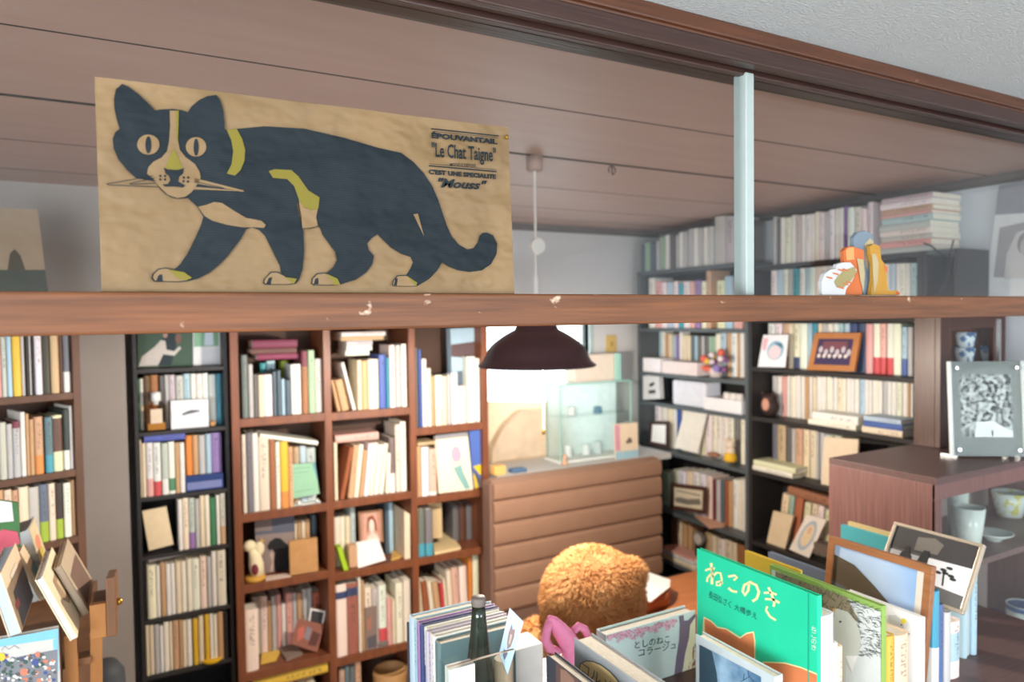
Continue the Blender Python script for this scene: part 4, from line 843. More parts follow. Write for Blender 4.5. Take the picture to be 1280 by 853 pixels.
fpile(f_rb, k, rb[3], [(548, 735, 240, 270, 'C', 'lowest cream book of the small flat pile by the cupboard'), (555, 735, 215, 242, 'B', 'blue book in the middle of the small flat pile by the cupboard'), (555, 730, 192, 215, 'L', 'topmost light blue book of the small flat pile by the cupboard')], BG, .008)
fpile(f_rb, k, rb[4], [(22, 225, 428, 452, 'W', 'lower white book of the flat pair on the third open shelf'), (45, 240, 402, 428, 'C', 'upper cream book of the flat pair on the third open shelf')], BG, .008)
facing(f_rb, .03, 'display_book', 'large cream book standing face out on the third open shelf', 'booklet', [(1030, 546), (1073, 549), (1070, 614), (1026, 605)], rb[4], .012, P_(238, 220, 192))
facing(f_rb, .03, 'display_book', 'cream booklet leaning on the fourth open shelf of the black bookcase', 'booklet', [(964, 636), (989, 642), (981, 683), (958, 675)], rb[5], .012, P_(228, 208, 174), tilt=5)
facing(f_rb, .02, 'picture_card', 'white card with a blue oval figure on the fourth open shelf', 'card', [(1005, 641), (1030, 648), (1011, 695), (986, 684)], rb[5], .008, P_(238, 230, 218),
  art_polys([(P_(176, 192, 206), ell(.5, .5, .34, .4, 20), 0), (P_(234, 214, 176), ell(.5, .5, .24, .3, 18), 1), (P_(224, 184, 160), ell(.5, .36, .1, .1, 12), 2)]), tilt=5)
flat(f_rb, k, 205, 400, 535, 575, 'A', 'rust brown book lying across the leaning books on the fourth open shelf', BG, depth=.12, inset=.06, tilt=2)
facing(f_rb, .015, 'storage_box', 'small dark grey box at the right of the fourth open shelf', 'box', [(1017, 678), (1036, 683), (1036, 697), (1017, 692)], rb[5], .06, P_(110, 98, 88))

# stack on top of the black bookcase and the narrow rack beside it
k = (1080, 190, 4.49)
z = rb_top; sy = [(185, 215, 'S'), (215, 250, 'W'), (250, 280, 'T'), (280, 300, 'P'), (300, 335, 'L'), (335, 372, 'S'), (372, 405, 'I'), (405, 435, 'S'), (435, 470, 'P'), (470, 505, 'S')][::-1]
f_tp = dict(T=FT((XS+.0, yb1+.20, 0), (0, -1, 0)))
for i, (ya, yb_, c) in enumerate(sy):
    dx_ = random.uniform(-8, 8)
    z = flat(f_tp, k, 95+dx_, 380+dx_, ya, yb_, c, '%s book, %s from the bottom of the tall pile behind the transom glass' % (PAL[c][0], ordn(i)), 'pile of flat books on the black rack', zb=z, depth=.19, inset=.004)
ryA, ryB = yb1-.003, max(X(1207, 340, XS).y, 1.437)
o = V((XS, (ryA+ryB)/2, 0)); rk = thing('open_rack', 'narrow open black rack at the end of the black bookcase with cables on it', 'rack', o)
for yy in (ryA, ryB+.014): MB().box((XS, yy-.014, 0), (XS+.2, yy, rb_top)).build('side_panel', m_black, rk)
for zz in (rb_top, X(1150, 372, XS).z-.05, .9, .05): MB().box((XS, ryB+.014, zz-.016), (XS+.2, ryA-.014, zz)).build('shelf', m_grey if zz == rb_top else m_black, rk)
cb = MB()
for a, c2_, d_ in ((1146, 346, 1176), (1150, 350, 1172)):
    pts = [X(a, c2_, XS+.02), X((a+d_)/2, c2_+14, XS+.03), X(d_, c2_+16, XS+.03), X(d_+10, c2_+4, XS+.03), X(d_+14, c2_-24, XS+.02)]; cb.tube(pts, .004, 6)
tag(cb.build('power_cable', m_blackp, smooth=True), 'dark cables hanging loose in the narrow black rack', 'cable')
cb = MB(); cb.tube([X(1155, 304, XS+.0)+V((0, 0, 0)), X(1165, 308, XS-.004), X(1176, 318, XS-.006), X(1186, 322, XS-.006), X(1192, 300, XS-.004)], .003, 6)
tag(cb.build('power_cable', m_blackp, smooth=True), 'thin dark cable looped over the front edge of the rack top', 'cable')

# poster leaning by the right wall, and the picture on the left bookcase
def poster(name, label, cat, P, th, mat, art):
    root = thing(name, label, cat, V(((P[2]+P[3])/2)))
    n = (P[1]-P[0]).cross(P[3]-P[0]).normalized(); n = n if n.dot(P[0]-C0) > 0 else -n
    MB().prism(P, n*th).build('sheet', mat, root)
    def q(s, t, k=0.): return (P[0]*(1-s)+P[1]*s)*(1-t)+(P[3]*(1-s)+P[2]*s)*t-n*(.001+k*.0006)
    art_polys(art)(q, root); return root
xw = XR-.012
Pp = [X(1249, 232, xw), X(1315, 218, xw), X(1310, 372, xw-.01), X(1230, 372, xw-.01)]
poster('portrait_poster', 'white mounted portrait print with a grey header at the right wall', 'poster', Pp, .004, P_(232, 234, 236),
  [(P_(150, 152, 160), [(0, 0), (1, 0), (1, .30), (.0, .26)], 0), (P_(168, 166, 168), [(.12, .38), (1, .34), (1, .84), (.12, .82)], 0), (P_(214, 212, 212), [(.3, .84), (.3, .62), (.44, .44), (.66, .42), (.84, .5), (.9, .7), (.9, .84)], 1), (P_(150, 146, 148), ell(.62, .54, .15, .1, 16), 2), (P_(196, 192, 192), ell(.62, .57, .1, .08, 16), 3)])
zL = 1.875
Pl = [PL(-60, 258, pl0-nL*.12, nL), PL(47, 262, pl0-nL*.12, nL), PL(63, 380, pl0-nL*.10, nL), PL(-50, 380, pl0-nL*.10, nL)]
dzp = 1.876-(Pl[2].z+Pl[3].z)/2; Pl[2].z = Pl[3].z = 1.876
poster('landscape_print', 'faded cream landscape print with dark fields standing on the left bookcase', 'picture', Pl, .006, P_(176, 156, 132),
  [(P_(82, 88, 82), [(0, .58), (1, .57), (1, 1), (0, 1)], 0), (P_(92, 88, 76), [(.55, .58), (.60, .42), (.66, .38), (.72, .44), (.76, .57)], 1)])

# ================================================================== TEA CUPBOARD (far right) AND GLASS CABINET
q1 = V((2.322, 1.335, 0)); eC = V((1, 0, 0)); nC = V((0, -1, 0)); wC = .39; TC = FT((q1.x, q1.y, 0), eC)
zc1 = 1.867; zcb = 1.4025
cu = thing('tea_cupboard', 'small dark wooden cupboard with blue white cups behind glass, on the brown cabinet', 'cupboard', TC @ V((wC/2, .04, zcb)))
dC = .088
for x0_, x1_ in ((0, .012), (wC-.012, wC)): MB(TC).box((x0_, .02, zcb), (x1_, dC, zc1)).build('side_panel', m_cab2, cu)
MB(TC).box((.012, dC-.008, zcb), (wC-.012, dC, zc1)).build('back_panel', m_cab2w, cu)
MB(TC).box((0, .02, zc1-.015), (wC, dC, zc1)).build('top_panel', m_cab2, cu)
for z in (zcb+.014, PL(1215, 456, q1, nC).z): MB(TC).box((.012, .022, z-.012), (wC-.012, dC-.008, z)).build('shelf', m_cab2w, cu)
zsh = PL(1215, 456, q1, nC).z
dr = MB(TC); sw = .05
dr.box((0, 0, zcb), (sw, .02, zc1)); dr.box((wC-.075, 0, zcb), (wC, .02, zc1)); dr.box((sw, 0, zc1-.075), (wC-.075, .02, zc1)); dr.box((sw, 0, zcb), (wC-.075, .02, zcb+.04))
dro = dr.build('door', m_cab2, cu, bevel=.002); MB(TC).box((sw, .008, zcb+.04), (wC-.075, .012, zc1-.075)).build('pane', m_glass, dro)
MB(TC).box((wC-.05, -.006, 1.62), (wC-.042, 0, 1.82)).build('stile_highlight', m_chrome, dro)  # chrome strip put in for the bright vertical highlight on the stile
def cup(c, r, h, label, group=None, mat=None, band=None, handle=False, taper=.7, name='tea_cup'):
    mat = mat or m_porc; root = thing(name, label, 'cup', c, group)
    MB().lathe(c, [(r*taper*.6, 0), (r*taper, .002), (r*(taper+1)/2*1.02, h*.5), (r, h), (r*.93, h), (r*taper*.85, h*.15), (.0001, h*.1)], 22).build('cup_body', mat, root, smooth=True)
    if band: MB().lathe(c, [(r*1.004, h*.86), (r*1.012, h*.86), (r*1.016, h*.98), (r*1.004, h*.98)], 22).build('rim_band', band, root, smooth=True)
    if handle: MB().tube([V(c)+V((r*.95+.35*r*math.sin(t), 0, h*.5+h*.28*math.cos(t))) for t in [PI*i/8 for i in range(9)]], r*.09, 6).build('handle', mat, root, smooth=True)
    return root
m_bw = plain('blue_white_porcelain', (228, 232, 238), .2, .5)
ntb = m_bw.node_tree; bb_ = ntb.nodes['Principled BSDF']; f_ = noise_fac(ntb, 38, (1, 1, 1), 2, .5, .54)
ntb.links.new(mixc(ntb, f_, rgb(228, 232, 238), rgb(92, 124, 176)), bb_.inputs['Base Color'])
for i, (uu, zz_, lb) in enumerate(((1206, 0, 'lower blue and white cup of the stack in the dark cupboard'), (1207, .052, 'upper blue and white cup stacked in the dark cupboard'), (1234, 0, 'blue and white cup behind the stacked pair in the dark cupboard'))):
    p_ = PL(uu, 440, TC @ V((0, .046 if i < 2 else .06, 0)), nC); p_.z = zsh+zz_+.0005
    cup(p_, (.032, .032, .022)[i], .055, lb, 'blue and white cups in the cupboard', m_bw, None, True, .75)

m_cabin = plain('cabinet_inside', (176, 156, 150), .5, .3)  # lightened colour stands in for reflections on the glass front
m_flow = plain('flowered_porcelain', (226, 230, 226), .2, .5); ntf = m_flow.node_tree; ntf.links.new(mixc(ntf, noise_fac(ntf, 46, (1, 1, 1), 2, .56, .6), rgb(228, 232, 228), rgb(216, 206, 120)), ntf.nodes['Principled BSDF'].inputs['Base Color'])
XC = 1.90; yc0, yc1 = 1.105, 1.432; zc = 1.402; xc1 = 2.80
cabt = thing('display_cabinet', 'brown laminate cabinet with a glass front and cups inside, at the right', 'cabinet', ((XC+xc1)/2, (yc0+yc1)/2, 0))
MB().box((XC, yc0, 0), (XC+.02, yc1, zc-.02)).build('side_panel', m_cab, cabt, bevel=.001); MB().box((xc1-.02, yc0, 0), (xc1, yc1, zc-.02)).build('side_panel', m_cab, cabt, bevel=.001)
MB().box((XC, yc0-.003, zc-.02), (xc1, yc1, zc-.0006)).build('top_panel', m_cabtop, cabt, bevel=.001)
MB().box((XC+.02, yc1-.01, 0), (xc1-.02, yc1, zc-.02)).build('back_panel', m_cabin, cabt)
zs1 = Y(1250, 692, yc0+.012).z; zs2 = Y(1279, 806, 1.215).z
for z in (zs1, zs2, .55): MB().box((XC+.02, yc0+.012, z-.018), (xc1-.02, yc1-.01, z-.0006)).build('shelf', m_cab, cabt)
zf1 = Y(1192, 619, yc0).z
d_ = MB(); d_.box((XC, yc0-.002, zf1-.004), (xc1, yc0+.008, zc-.02)); d_.box((XC, yc0-.002, .1), (XC+.028, yc0+.008, zf1-.004)); d_.box((xc1-.03, yc0-.002, .1), (xc1, yc0+.008, zf1-.004)); d_.box((XC, yc0-.002, .06), (xc1, yc0+.008, .1))
dro = d_.build('door_frame', m_cab, cabt, bevel=.001); MB().box((XC+.028, yc0+.001, .1), (xc1-.03, yc0+.005, zf1-.004)).build('pane', m_glass, dro)
def cab_cup(u, vb, zs, y, r, h, label, **k):
    p_ = Y(u, vb, y); p_.z = zs+.0005; return cup(p_, r, h, label, 'cups in the glass cabinet', **k)
def onshelf(u, v, zs): p = Z(u, v, zs); p.z = zs+.0005; p.y = min(max(p.y, yc0+.065), yc1-.075); p.x = Y(u, v, p.y).x; return p
p_ = onshelf(1198, 662, zs1); p_.y = yc0+.155; p_.x = Y(1197, 640, p_.y).x
cup(p_, .031, Y(1197, 614, p_.y).z-zs1, 'slim white tumbler at the back left of the glass cabinet', 'cups in the glass cabinet', taper=.72)
p_ = Y(1211, 660, yc0+.065); p_.z = zs1+.0005
cup(p_, .043, Y(1211, 634, p_.y).z-zs1, 'wide white tumbler at the front left of the glass cabinet', 'cups in the glass cabinet', taper=.64)
p_ = Y(1262, 655, yc0+.20); p_.z = zs1+.0005
cup(p_, .055, .085, 'white flowered cup behind the shallow bowl in the glass cabinet', 'cups in the glass cabinet', m_flow, taper=.7)
p_ = Y(1242, 680, yc0+.085); p_.z = zs1+.0005
tag(MB().lathe(p_, [(.02, 0), (.022, .006), (.05, .022), (.054, .026), (.05, .027), (.02, .01), (.0001, .009)], 24).build('shallow_bowl', m_porc, smooth=True), 'shallow pale bowl at the front of the upper cabinet shelf', 'bowl')
def saucer(p, r, label):
    tag(MB().lathe(p, [(r*.4, 0), (r*.45, .004), (r, .012), (r*1.02, .015), (r*.42, .008), (.0001, .007)], 24).build('saucer', m_porc, smooth=True), label, 'saucer')
p_ = onshelf(1224, 822, zs2); saucer(p_, .055, 'white saucer under the small flowered cup')
c_ = p_+V((0, 0, .0085)); cu_ = cup(c_, .027, max(.06, Y(1222, 769, p_.y).z-c_.z), 'small white cup with a purple flower on the lower cabinet shelf', 'cups in the glass cabinet', taper=.85)
MB().ball(c_+V((-.004, -.0235, .03)), (.010, .004, .010), 10, 0, 6).build('flower_mark', P_(168, 112, 176), cu_)
p_ = onshelf(1279, 805, zs2); saucer(p_, .060, 'white saucer under the large blue rimmed cup')
cup(p_+V((0, 0, .0095)), .050, Y(1279, 756, p_.y).z-p_.z-.0095, 'large white cup with a blue rim on the lower cabinet shelf', 'cups in the glass cabinet', band=m_porcb, taper=.86)
p_ = onshelf(1246, 792, zs2); p_.y = yc0+.235; p_.x = Y(1246, 792, p_.y).x
tag(MB().box((p_.x-.03, p_.y-.02, p_.z), (p_.x+.03, p_.y+.03, p_.z+.045)).build('purple_box', P_(88, 66, 92), bevel=.003), 'small dull purple box behind the cups on the lower shelf', 'box')

# acrylic photo stand on the cabinet
p1 = Z(1191, 573, zc); p2 = Z(1284, 574, zc); ex = (p2-p1); wA = ex.length; ex.normalize(); ny = V((ex.y, -ex.x, 0))
if ny.dot(C0-p1) < 0: ny = -ny
hA = .27; tl_ = math.radians(5); up = V((0, 0, math.cos(tl_)))-ny*math.sin(tl_)
TA = Matrix((ex, up.cross(ex)*-1 if False else -ny, up)).transposed().to_4x4(); nf = ex.cross(up); nf = nf if nf.dot(ny) > 0 else -nf
TA = Matrix((ex, -nf, up)).transposed().to_4x4(); TA.translation = p1+V((0, 0, .006))
hA = (proj(p1)[1]-455)/880*((p1-C0).dot(CF))/math.cos(tl_)
ac = thing('acrylic_photo_stand', 'clear acrylic photo stand with a monochrome tree photo on the brown cabinet', 'photo stand', p1+ex*wA/2)
MB(TA).box((0, 0, 0), (wA, .004, hA)).build('front_plate', glass('acrylic', (.98, 1, 1), .12, .98), ac)
MB(TA).box((0, .010, 0), (wA, .014, hA)).build('back_plate', P_(128, 134, 132), ac)
mb = MB(TA)
for x_, z_ in ((.02, .02), (wA-.02, .02), (.02, hA-.02), (wA-.02, hA-.02)):
    mb.add([(x_+.0045*math.cos(t), y_, z_+.0045*math.sin(t)) for y_ in (-.003, .010) for t in [2*PI*i/12 for i in range(12)]], [tuple(range(12)), tuple(range(12, 24))]+[(i, (i+1) % 12, 12+(i+1) % 12, 12+i) for i in range(12)])
mb.build('corner_screw', m_chrome, ac)
for x_ in (-.002, wA-.004): MB(TA).box((x_, -.001, 0), (x_+.006, .015, hA)).build('edge_strip', P_(214, 222, 222), ac)
mb = MB(); 
for x_ in (.012, wA-.02): mb.box(p1+ex*x_-V((0, 0, 0)), p1+ex*x_+V((.01, .05, .008)))
mb.build('foot', m_chrome, ac)
m_tree = plain('monochrome_foliage', (120, 124, 122), .5, .3)
nt = m_tree.node_tree; f_ = noise_fac(nt, 95, (1, 1, 1), 6, .42, .58)
nt.links.new(mixc(nt, f_, rgb(58, 62, 62), rgb(196, 202, 200)), nt.nodes['Principled BSDF'].inputs['Base Color'])
def qa(s, t, k=0): return TA @ V((wA*(.15+.7*s), .0095-.0004*k, hA*(.86-.66*t)))
MB().face([qa(*s) for s in ((0, 0), (1, 0), (1, 1), (0, 1))]).build('photograph', m_tree, ac)
mb = MB(); mb.face([qa(s, t, 1) for s, t in ((.3, .76), (.62, .74), (1, .92), (1, 1), (.25, 1))], 0)
mb.face([qa(s, t, 2) for s, t in ((.58, .9), (.61, .88), (.62, .98), (.585, .98))], 1)
for pts in ([(.85, .85), (.78, .6), (.62, .35), (.5, .1)], [(.78, .6), (.9, .35), (.97, .1)], [(.7, .47), (.5, .4), (.3, .2)], [(.62, .35), (.75, .15)], [(.5, .4), (.25, .45), (.05, .38)]): add_stroke(mb, pts, .018, lambda s, t: qa(s, t, 1.5), 1)
mb.build('path_print', [P_(226, 230, 228), P_(50, 52, 52)], ac)

# ================================================================== PENDANT LAMP
lp = Z(668, 196, ZC); lx, ly = lp.x, lp.y
dl = (lp-C0).dot(CF)
lamp = thing('pendant_lamp', 'dark brown enamel pendant lamp hanging in front of the bright window', 'lamp', (lx, ly, Y(671, 457, ly).z))
zr = Y(671, 457, ly).z; rw = 74*dl/FPX
MB().lathe((lx, ly, ZC-.045), [(.022, 0), (.026, .004), (.026, .045)], 20).build('ceiling_rose', P_(176, 150, 140), lamp, smooth=True)
zre = Y(674, 308, ly).z; ztu = Y(669, 347, ly).z; ztop = Y(671, 408, ly).z
MB().tube([(lx, ly, ZC-.04), (lx, ly, ztu)], .004, 8).build('cord', m_plastic, lamp)
mb = MB(); n_ = 22
mb.add([(lx+.006+.026*math.cos(t), ly-.012+k*.024, zre+.026*math.sin(t)) for k in (0, 1) for t in [2*PI*i/n_ for i in range(n_)]], [tuple(range(n_)), tuple(range(n_, 2*n_))[::-1]]+[(i, n_+i, n_+(i+1) % n_, (i+1) % n_) for i in range(n_)])
mb.build('cord_reel', m_plastic, lamp, bevel=.004)
MB().tube([(lx, ly, ztu+.003), (lx, ly, ztop)], .008, 10).build('stem', m_plastic, lamp)
s_ = rw/75.0; hh = ztop-zr
hp = hh/49.0
prof = [(76*s_, 0), (75.5*s_, .002), (70*s_, 5*hp), (66*s_, 12*hp), (62*s_, 21*hp), (55*s_, 28.5*hp), (46*s_, 35*hp), (36*s_, 41*hp), (28*s_, 45*hp), (26*s_, 50*hp), (20*s_, 55*hp), (9*s_, 57*hp)]
inner = [(max(.003, r-.003), z-.003) for r, z in prof[::-1]]
MB().lathe((lx, ly, zr), prof+inner, 48).build('lamp_shade', m_shade, lamp, smooth=True)
mb = MB()
m_bulb = bpy.data.materials.new('lit_bulb'); m_bulb.use_nodes = True; bb_ = m_bulb.node_tree.nodes['Principled BSDF']; bb_.inputs['Emission Color'].default_value = (1, .78, .5, 1); bb_.inputs['Emission Strength'].default_value = 8
MB().lathe((lx, ly, zr+.02), [(.0005, -.012), (.025, .002), (.03, .025), (.014, .06), (.013, .08)], 16).build('bulb', m_bulb, lamp, smooth=True)
zp0, zp1 = Y(672, 505, ly).z, Y(672, 536, ly).z
MB().tube([(lx+.01, ly-.02, zr+.02), (lx+.01, ly-.02, zp1)], .0018, 6).build('pull_cord', m_card, lamp)
MB().lathe((lx+.01, ly-.02, zp1-.018), [(.002, 0), (.006, .004), (.005, .016), (.002, .022)], 10).build('pull_knob', m_brass, lamp, smooth=True)
pl = bpy.data.lights.new('pendant_bulb', 'POINT'); pl.energy = 120; pl.color = (1.0, .89, .75); pl.shadow_soft_size = .04
plo = bpy.data.objects.new('pendant_bulb', pl); COL.objects.link(plo); plo.location = (lx, ly, zr-.012)
p_ = Z(765, 207, ZC); hk = MB(); hk.tube([p_+V((.014*math.sin(t), 0, -.016-.014*math.cos(t))) for t in [2*PI*i/14*.85 for i in range(15)]][::-1]+[p_], .002, 6)
tag(hk.build('ceiling_hook', m_shade, smooth=True), 'tiny metal hook screwed into the brown ceiling right of the lamp', 'hook')

# ================================================================== WINDOW LEDGE, BENCH
YBN = 2.80; bx0, bx1 = Y(617, 640, YBN).x, Y(826, 640, YBN).x; zbt = Y(720, 589, YBN).z
lg = struct('window_ledge', MB().box((cx1+.01, YBN+.10, zbt-.03), (2.56, YB-.001, zbt-.0006)), P_(206, 204, 202))
bn = thing('bench', 'brown vinyl bench with a high back of horizontal channels, under the window', 'bench', ((bx0+bx1)/2, YBN, 0))
zg = [zbt]+[Y(631, v, YBN).z for v in (625.6, 653.8, 682, 710)]; st_ = zg[-2]-zg[-1]
while zg[-1] > .52: zg.append(zg[-1]-st_)
for i, (za, zb_) in enumerate(zip(zg, zg[1:])):
    n_ = 8; prof = []
    for j in range(n_+1):
        t = j/n_; z = zb_+.002+(za-zb_-.004)*t
        prof.append((YBN-.010*math.sin(PI*t)**.35 if 0 < t < 1 else YBN+.004, z))
    if i == 0: prof = prof[:-1]+[(YBN+.01, za-.004), (YBN+.03, za+.004), (YBN+.06, za+.005)]
    poly = [(bx0, y, z) for y, z in prof]+[(bx0, YBN+.07, za-.002), (bx0, YBN+.07, zb_+.002)]
    MB().prism(poly[::-1], (bx1-bx0, 0, 0)).build('back_channel', m_vinyl, bn)
MB().box((bx0-.012, YBN+.012, .3), (bx1+.01, YBN+.095, zbt-.004)).build('back_board', m_vinyld, bn, bevel=.01)
MB().box((bx0, YBN-.45, .28), (bx1, YBN+.012, .46)).build('seat', m_vinyl, bn, bevel=.03)
MB().box((bx0+.02, YBN-.40, 0), (bx1-.02, YBN+.06, .28)).build('seat_base', m_blackp, bn)

# things on the ledge
yl = 3.20; zl = zbt
pk = [Y(u, v, yl) for u, v in ((612, 592), (612, 562), (628, 532), (648, 513), (690, 511), (699, 528), (703, 552), (702, 576), (690, 591))]
for p_ in (pk[0], pk[-1]): p_.z = zl+.0005
c_ = sum(pk, V())/len(pk)
sk = thing('kraft_sack', 'rumpled kraft paper sack standing on the ledge in front of the window', 'sack', V((c_.x, yl, zl)))
mb = MB(); n_ = len(pk); vs = [V((p.x, yl+.03, p.z)) for p in pk]+[V((p.x, yl-.03, p.z)) for p in pk]
vs += [V((c_.x+(p.x-c_.x)*.86, yl-.045, max(zl+.002, c_.z+(p.z-c_.z)*.86))) for p in pk]+[V((c_.x-.03, yl-.06, c_.z))]
fs = [tuple(range(n_))[::-1]]
for r0_ in (0, n_): fs += [(r0_+i, r0_+(i+1) % n_, r0_+n_+(i+1) % n_, r0_+n_+i) for i in range(n_)]
fs += [(2*n_+i, 2*n_+(i+1) % n_, 3*n_) for i in range(n_)]
m_sack = plain('sack_paper', (250, 234, 212), .8, .2, 0, .12, 14); translucent(m_sack); nt = m_sack.node_tree; bump(nt, nt.nodes['Principled BSDF'], noise_fac(nt, 16, (1, 1, 1), 4, .3, .7), .7, .01)
mb.add(vs, fs); o = mb.build('sack_body', m_sack, sk, bevel=.004)
a_, c_ = Y(604, 502, YB-.05), Y(691, 500, YB-.05)
tag(MB().prism([(a_.x, YB-.050, zl), (c_.x, YB-.050, zl), (c_.x, YB-.042, Y(690, 503, YB-.05).z), (a_.x, YB-.042, a_.z)], (0, .006, 0)).build('cardboard_panel', P_(246, 230, 208)), 'flat cardboard panel leaning on the window behind the kraft sack', 'board'); translucent(P_(246, 230, 208))
# glass showcase
yg = 2.97; gx0, gx1 = Y(700, 530, yg).x, Y(789, 530, yg).x; zg1 = Y(745, 478, yg).z; gd = .13
gc = thing('glass_showcase', 'small glass showcase with green edges and white trinkets on the window ledge', 'showcase', ((gx0+gx1)/2, yg+gd/2, zl))
m_frost = plain('frosted_panel', (236, 242, 240), .5, .3); translucent(m_frost, .6)
m_gl = glass('green_glass', (.975, 1, .99), 1.0, .99)
MB().box((gx0, yg, zl+.014), (gx1, yg+.004, zg1-.006)).build('pane', m_gl, gc); MB().box((gx0, yg+gd-.004, zl+.014), (gx1, yg+gd, zg1-.006)).build('back_panel', m_frost, gc)
for xx_ in (gx0, gx1-.004): MB().box((xx_, yg+.004, zl+.014), (xx_+.004, yg+gd-.004, zg1-.006)).build('pane', m_gl, gc)
MB().box((gx0-.004, yg-.004, zg1-.006), (gx1+.004, yg+gd+.004, zg1)).build('top_pane', m_gl, gc)
eb = MB()
for xx_ in (gx0-.001, gx1-.004):
    for yy_ in (yg-.001, yg+gd-.004): eb.box((xx_, yy_, zl+.014), (xx_+.005, yy_+.005, zg1-.006))
for yy_ in (yg-.005, yg+gd+.001): eb.box((gx0-.004, yy_, zg1-.006), (gx1+.004, yy_+.004, zg1))
for xx_ in (gx0-.005, gx1+.001): eb.box((xx_, yg, zg1-.006), (xx_+.004, yg+gd, zg1))
eb.build('glass_edge', m_gedge, gc)
MB().box((gx0-.01, yg-.01, zl), (gx1+.01, yg+gd+.01, zl+.014)).build('base', P_(226, 230, 226), gc, bevel=.003)
zsh2 = (zl+zg1)/2+.03
MB().box((gx0+.004, yg+.01, zsh2-.003), (gx1-.004, yg+gd-.008, zsh2)).build('glass_shelf', m_gl, gc)
tk = [(P_(96, 140, 168), .62, 1, .03), (P_(232, 236, 238), .25, 1, .04), (P_(226, 230, 232), .45, 0, .05), (P_(206, 216, 220), .62, 0, .06), (P_(236, 238, 240), .2, 0, .055)]
for i, (mt, fx, up_, hh_) in enumerate(tk):
    c_ = V((gx0+(gx1-gx0)*fx, yg+gd*.5, (zsh2+.001 if up_ else zl+.0155)))
    tag(MB().lathe(c_, [(.022, 0), (.026, .01), (.018, hh_*.6), (.024, hh_), (.008, hh_*1.15)], 14).build('trinket', mt, smooth=True), ['blue pot on the upper glass shelf of the showcase', 'white pot on the upper glass shelf of the showcase', 'white trinket in the middle of the showcase floor', 'tall grey white trinket at the right of the showcase floor', 'white trinket at the left of the showcase floor'][i], 'trinket', 'trinkets in the glass showcase')
f_lg = dict(T=FT((gx0, yg-.05, 0), (1, 0, 0)))
facing(f_lg, 0, 'display_book', 'cream picture book with pink spine and pale blue foot leaning on the showcase', 'booklet', [(768, 530.5), (797, 528.5), (798.5, 577), (769.5, 580)], None, .008, P_(240, 220, 190),
  art_polys([(P_(222, 160, 176), rect(0, .02, .22, .68), 0), (P_(168, 204, 216), rect(0, .70, 1, 1), 0), (P_(120, 104, 96), [(.45, .48), (.6, .36), (.72, .4), (.74, .5), (.5, .52)], 0)]))
a_ = Y(714, 472, yg+.10); c_ = Y(766, 472, yg+.10); zt_ = Y(740, 443, yg+.10).z
tag(MB().box((a_.x, yg+.06, zg1+.0005), (c_.x, yg+.16, zt_)).build('storage_box', P_(226, 212, 196), bevel=.002), 'beige box sitting on top of the glass showcase', 'box')
a_ = Y(768, 472, yg+.05); zt_ = Y(770, 442, yg+.05).z
tag(MB().box((a_.x, yg+.03, zg1+.0005), (a_.x+.03, yg+.05, zt_)).build('acrylic_stand', m_gedge, bevel=.001), 'upright clear acrylic sign stand beside the beige box', 'stand')
p_ = Y(706, 586, 2.94); p_.z = zl
tag(MB().lathe(p_, [(.016, 0), (.018, .01), (.010, .03), (.013, .05), (.006, .055)], 12).build('small_bust', P_(206, 166, 138), smooth=True), 'tiny tan bust standing at the corner of the showcase', 'figurine')
p_ = Y(650, 588, 2.93); p_.z = zl
tag(MB().box((p_.x-.05, p_.y-.02, zl), (p_.x+.03, p_.y+.03, zl+.018)).build('pencil_case', P_(86, 116, 150), bevel=.006), 'blue pencil case lying on the ledge behind the bench', 'case')
p_ = Y(623, 588, 2.93); p_.z = zl
tag(MB().box((p_.x-.03, p_.y-.02, zl), (p_.x+.03, p_.y+.03, zl+.045)).build('storage_box', P_(236, 186, 110), bevel=.004), 'small orange tan box at the left end of the ledge', 'box')
a_, c_ = Y(757, 441, YB), Y(770, 419, YB)
o = thing('wall_switch', 'beige switch plate on the back wall right of the window', 'switch', ((a_.x+c_.x)/2, YB, a_.z))
MB().box((a_.x, YB-.007, a_.z), (c_.x, YB, c_.z)).build('plate', P_(206, 176, 108), o, bevel=.002)
MB().box(((a_.x+c_.x)/2-.008, YB-.011, (a_.z+c_.z)/2-.014), ((a_.x+c_.x)/2+.008, YB-.007, (a_.z+c_.z)/2+.014)).build('rocker', P_(176, 146, 90), o)

# ================================================================== TABLE, BAG, TEDDY BEAR
ZT = .72
tb = thing('reading_table', 'orange brown wooden table between the bench and the teddy bear', 'table', (1.92, 1.98, 0))
MB().box((1.52, 1.62, ZT-.035), (2.34, 2.32, ZT-.0006)).build('tabletop', wood('table_wood', (176, 104, 58), (196, 122, 70), (2, 14, 14), 4, .4), tb, bevel=.008)
for x_, y_ in ((1.58, 1.68), (2.28, 1.68), (1.58, 2.26), (2.28, 2.26)): MB().box((x_-.025, y_-.025, 0), (x_+.025, y_+.025, ZT-.035)).build('leg', m_cube, tb)
zbg = ZT+.06; q_ = [Z(u, v, zbg) for u, v in ((792, 756), (838, 740), (836, 722), (800, 716), (784, 732))]
bgm = MB().prism([V((p.x, p.y, ZT+.0005)) for p in q_], (0, 0, .06)); o = bgm.build('leather_bag', plain('tan_leather', (166, 96, 60), .5, .4), bevel=.02)
tag(o, 'rounded brown leather bag lying on the wooden table', 'bag')
for i, pts in enumerate(([(787, 749), (797, 757), (809, 749), (822, 735), (800, 722), (786, 731)], [(806, 751), (814, 752), (837, 734), (838, 725), (812, 716), (800, 722), (822, 735)])):
    P = [Z(u, v, zbg+.004+.004*i) for u, v in pts]
    tag(MB().prism(P[::-1], (0, 0, -.0032)).build('loose_papers', m_card), ['white papers spread on the leather bag, nearest the bear', 'folded pale papers spread on the leather bag, away from the bear'][i], 'paper')

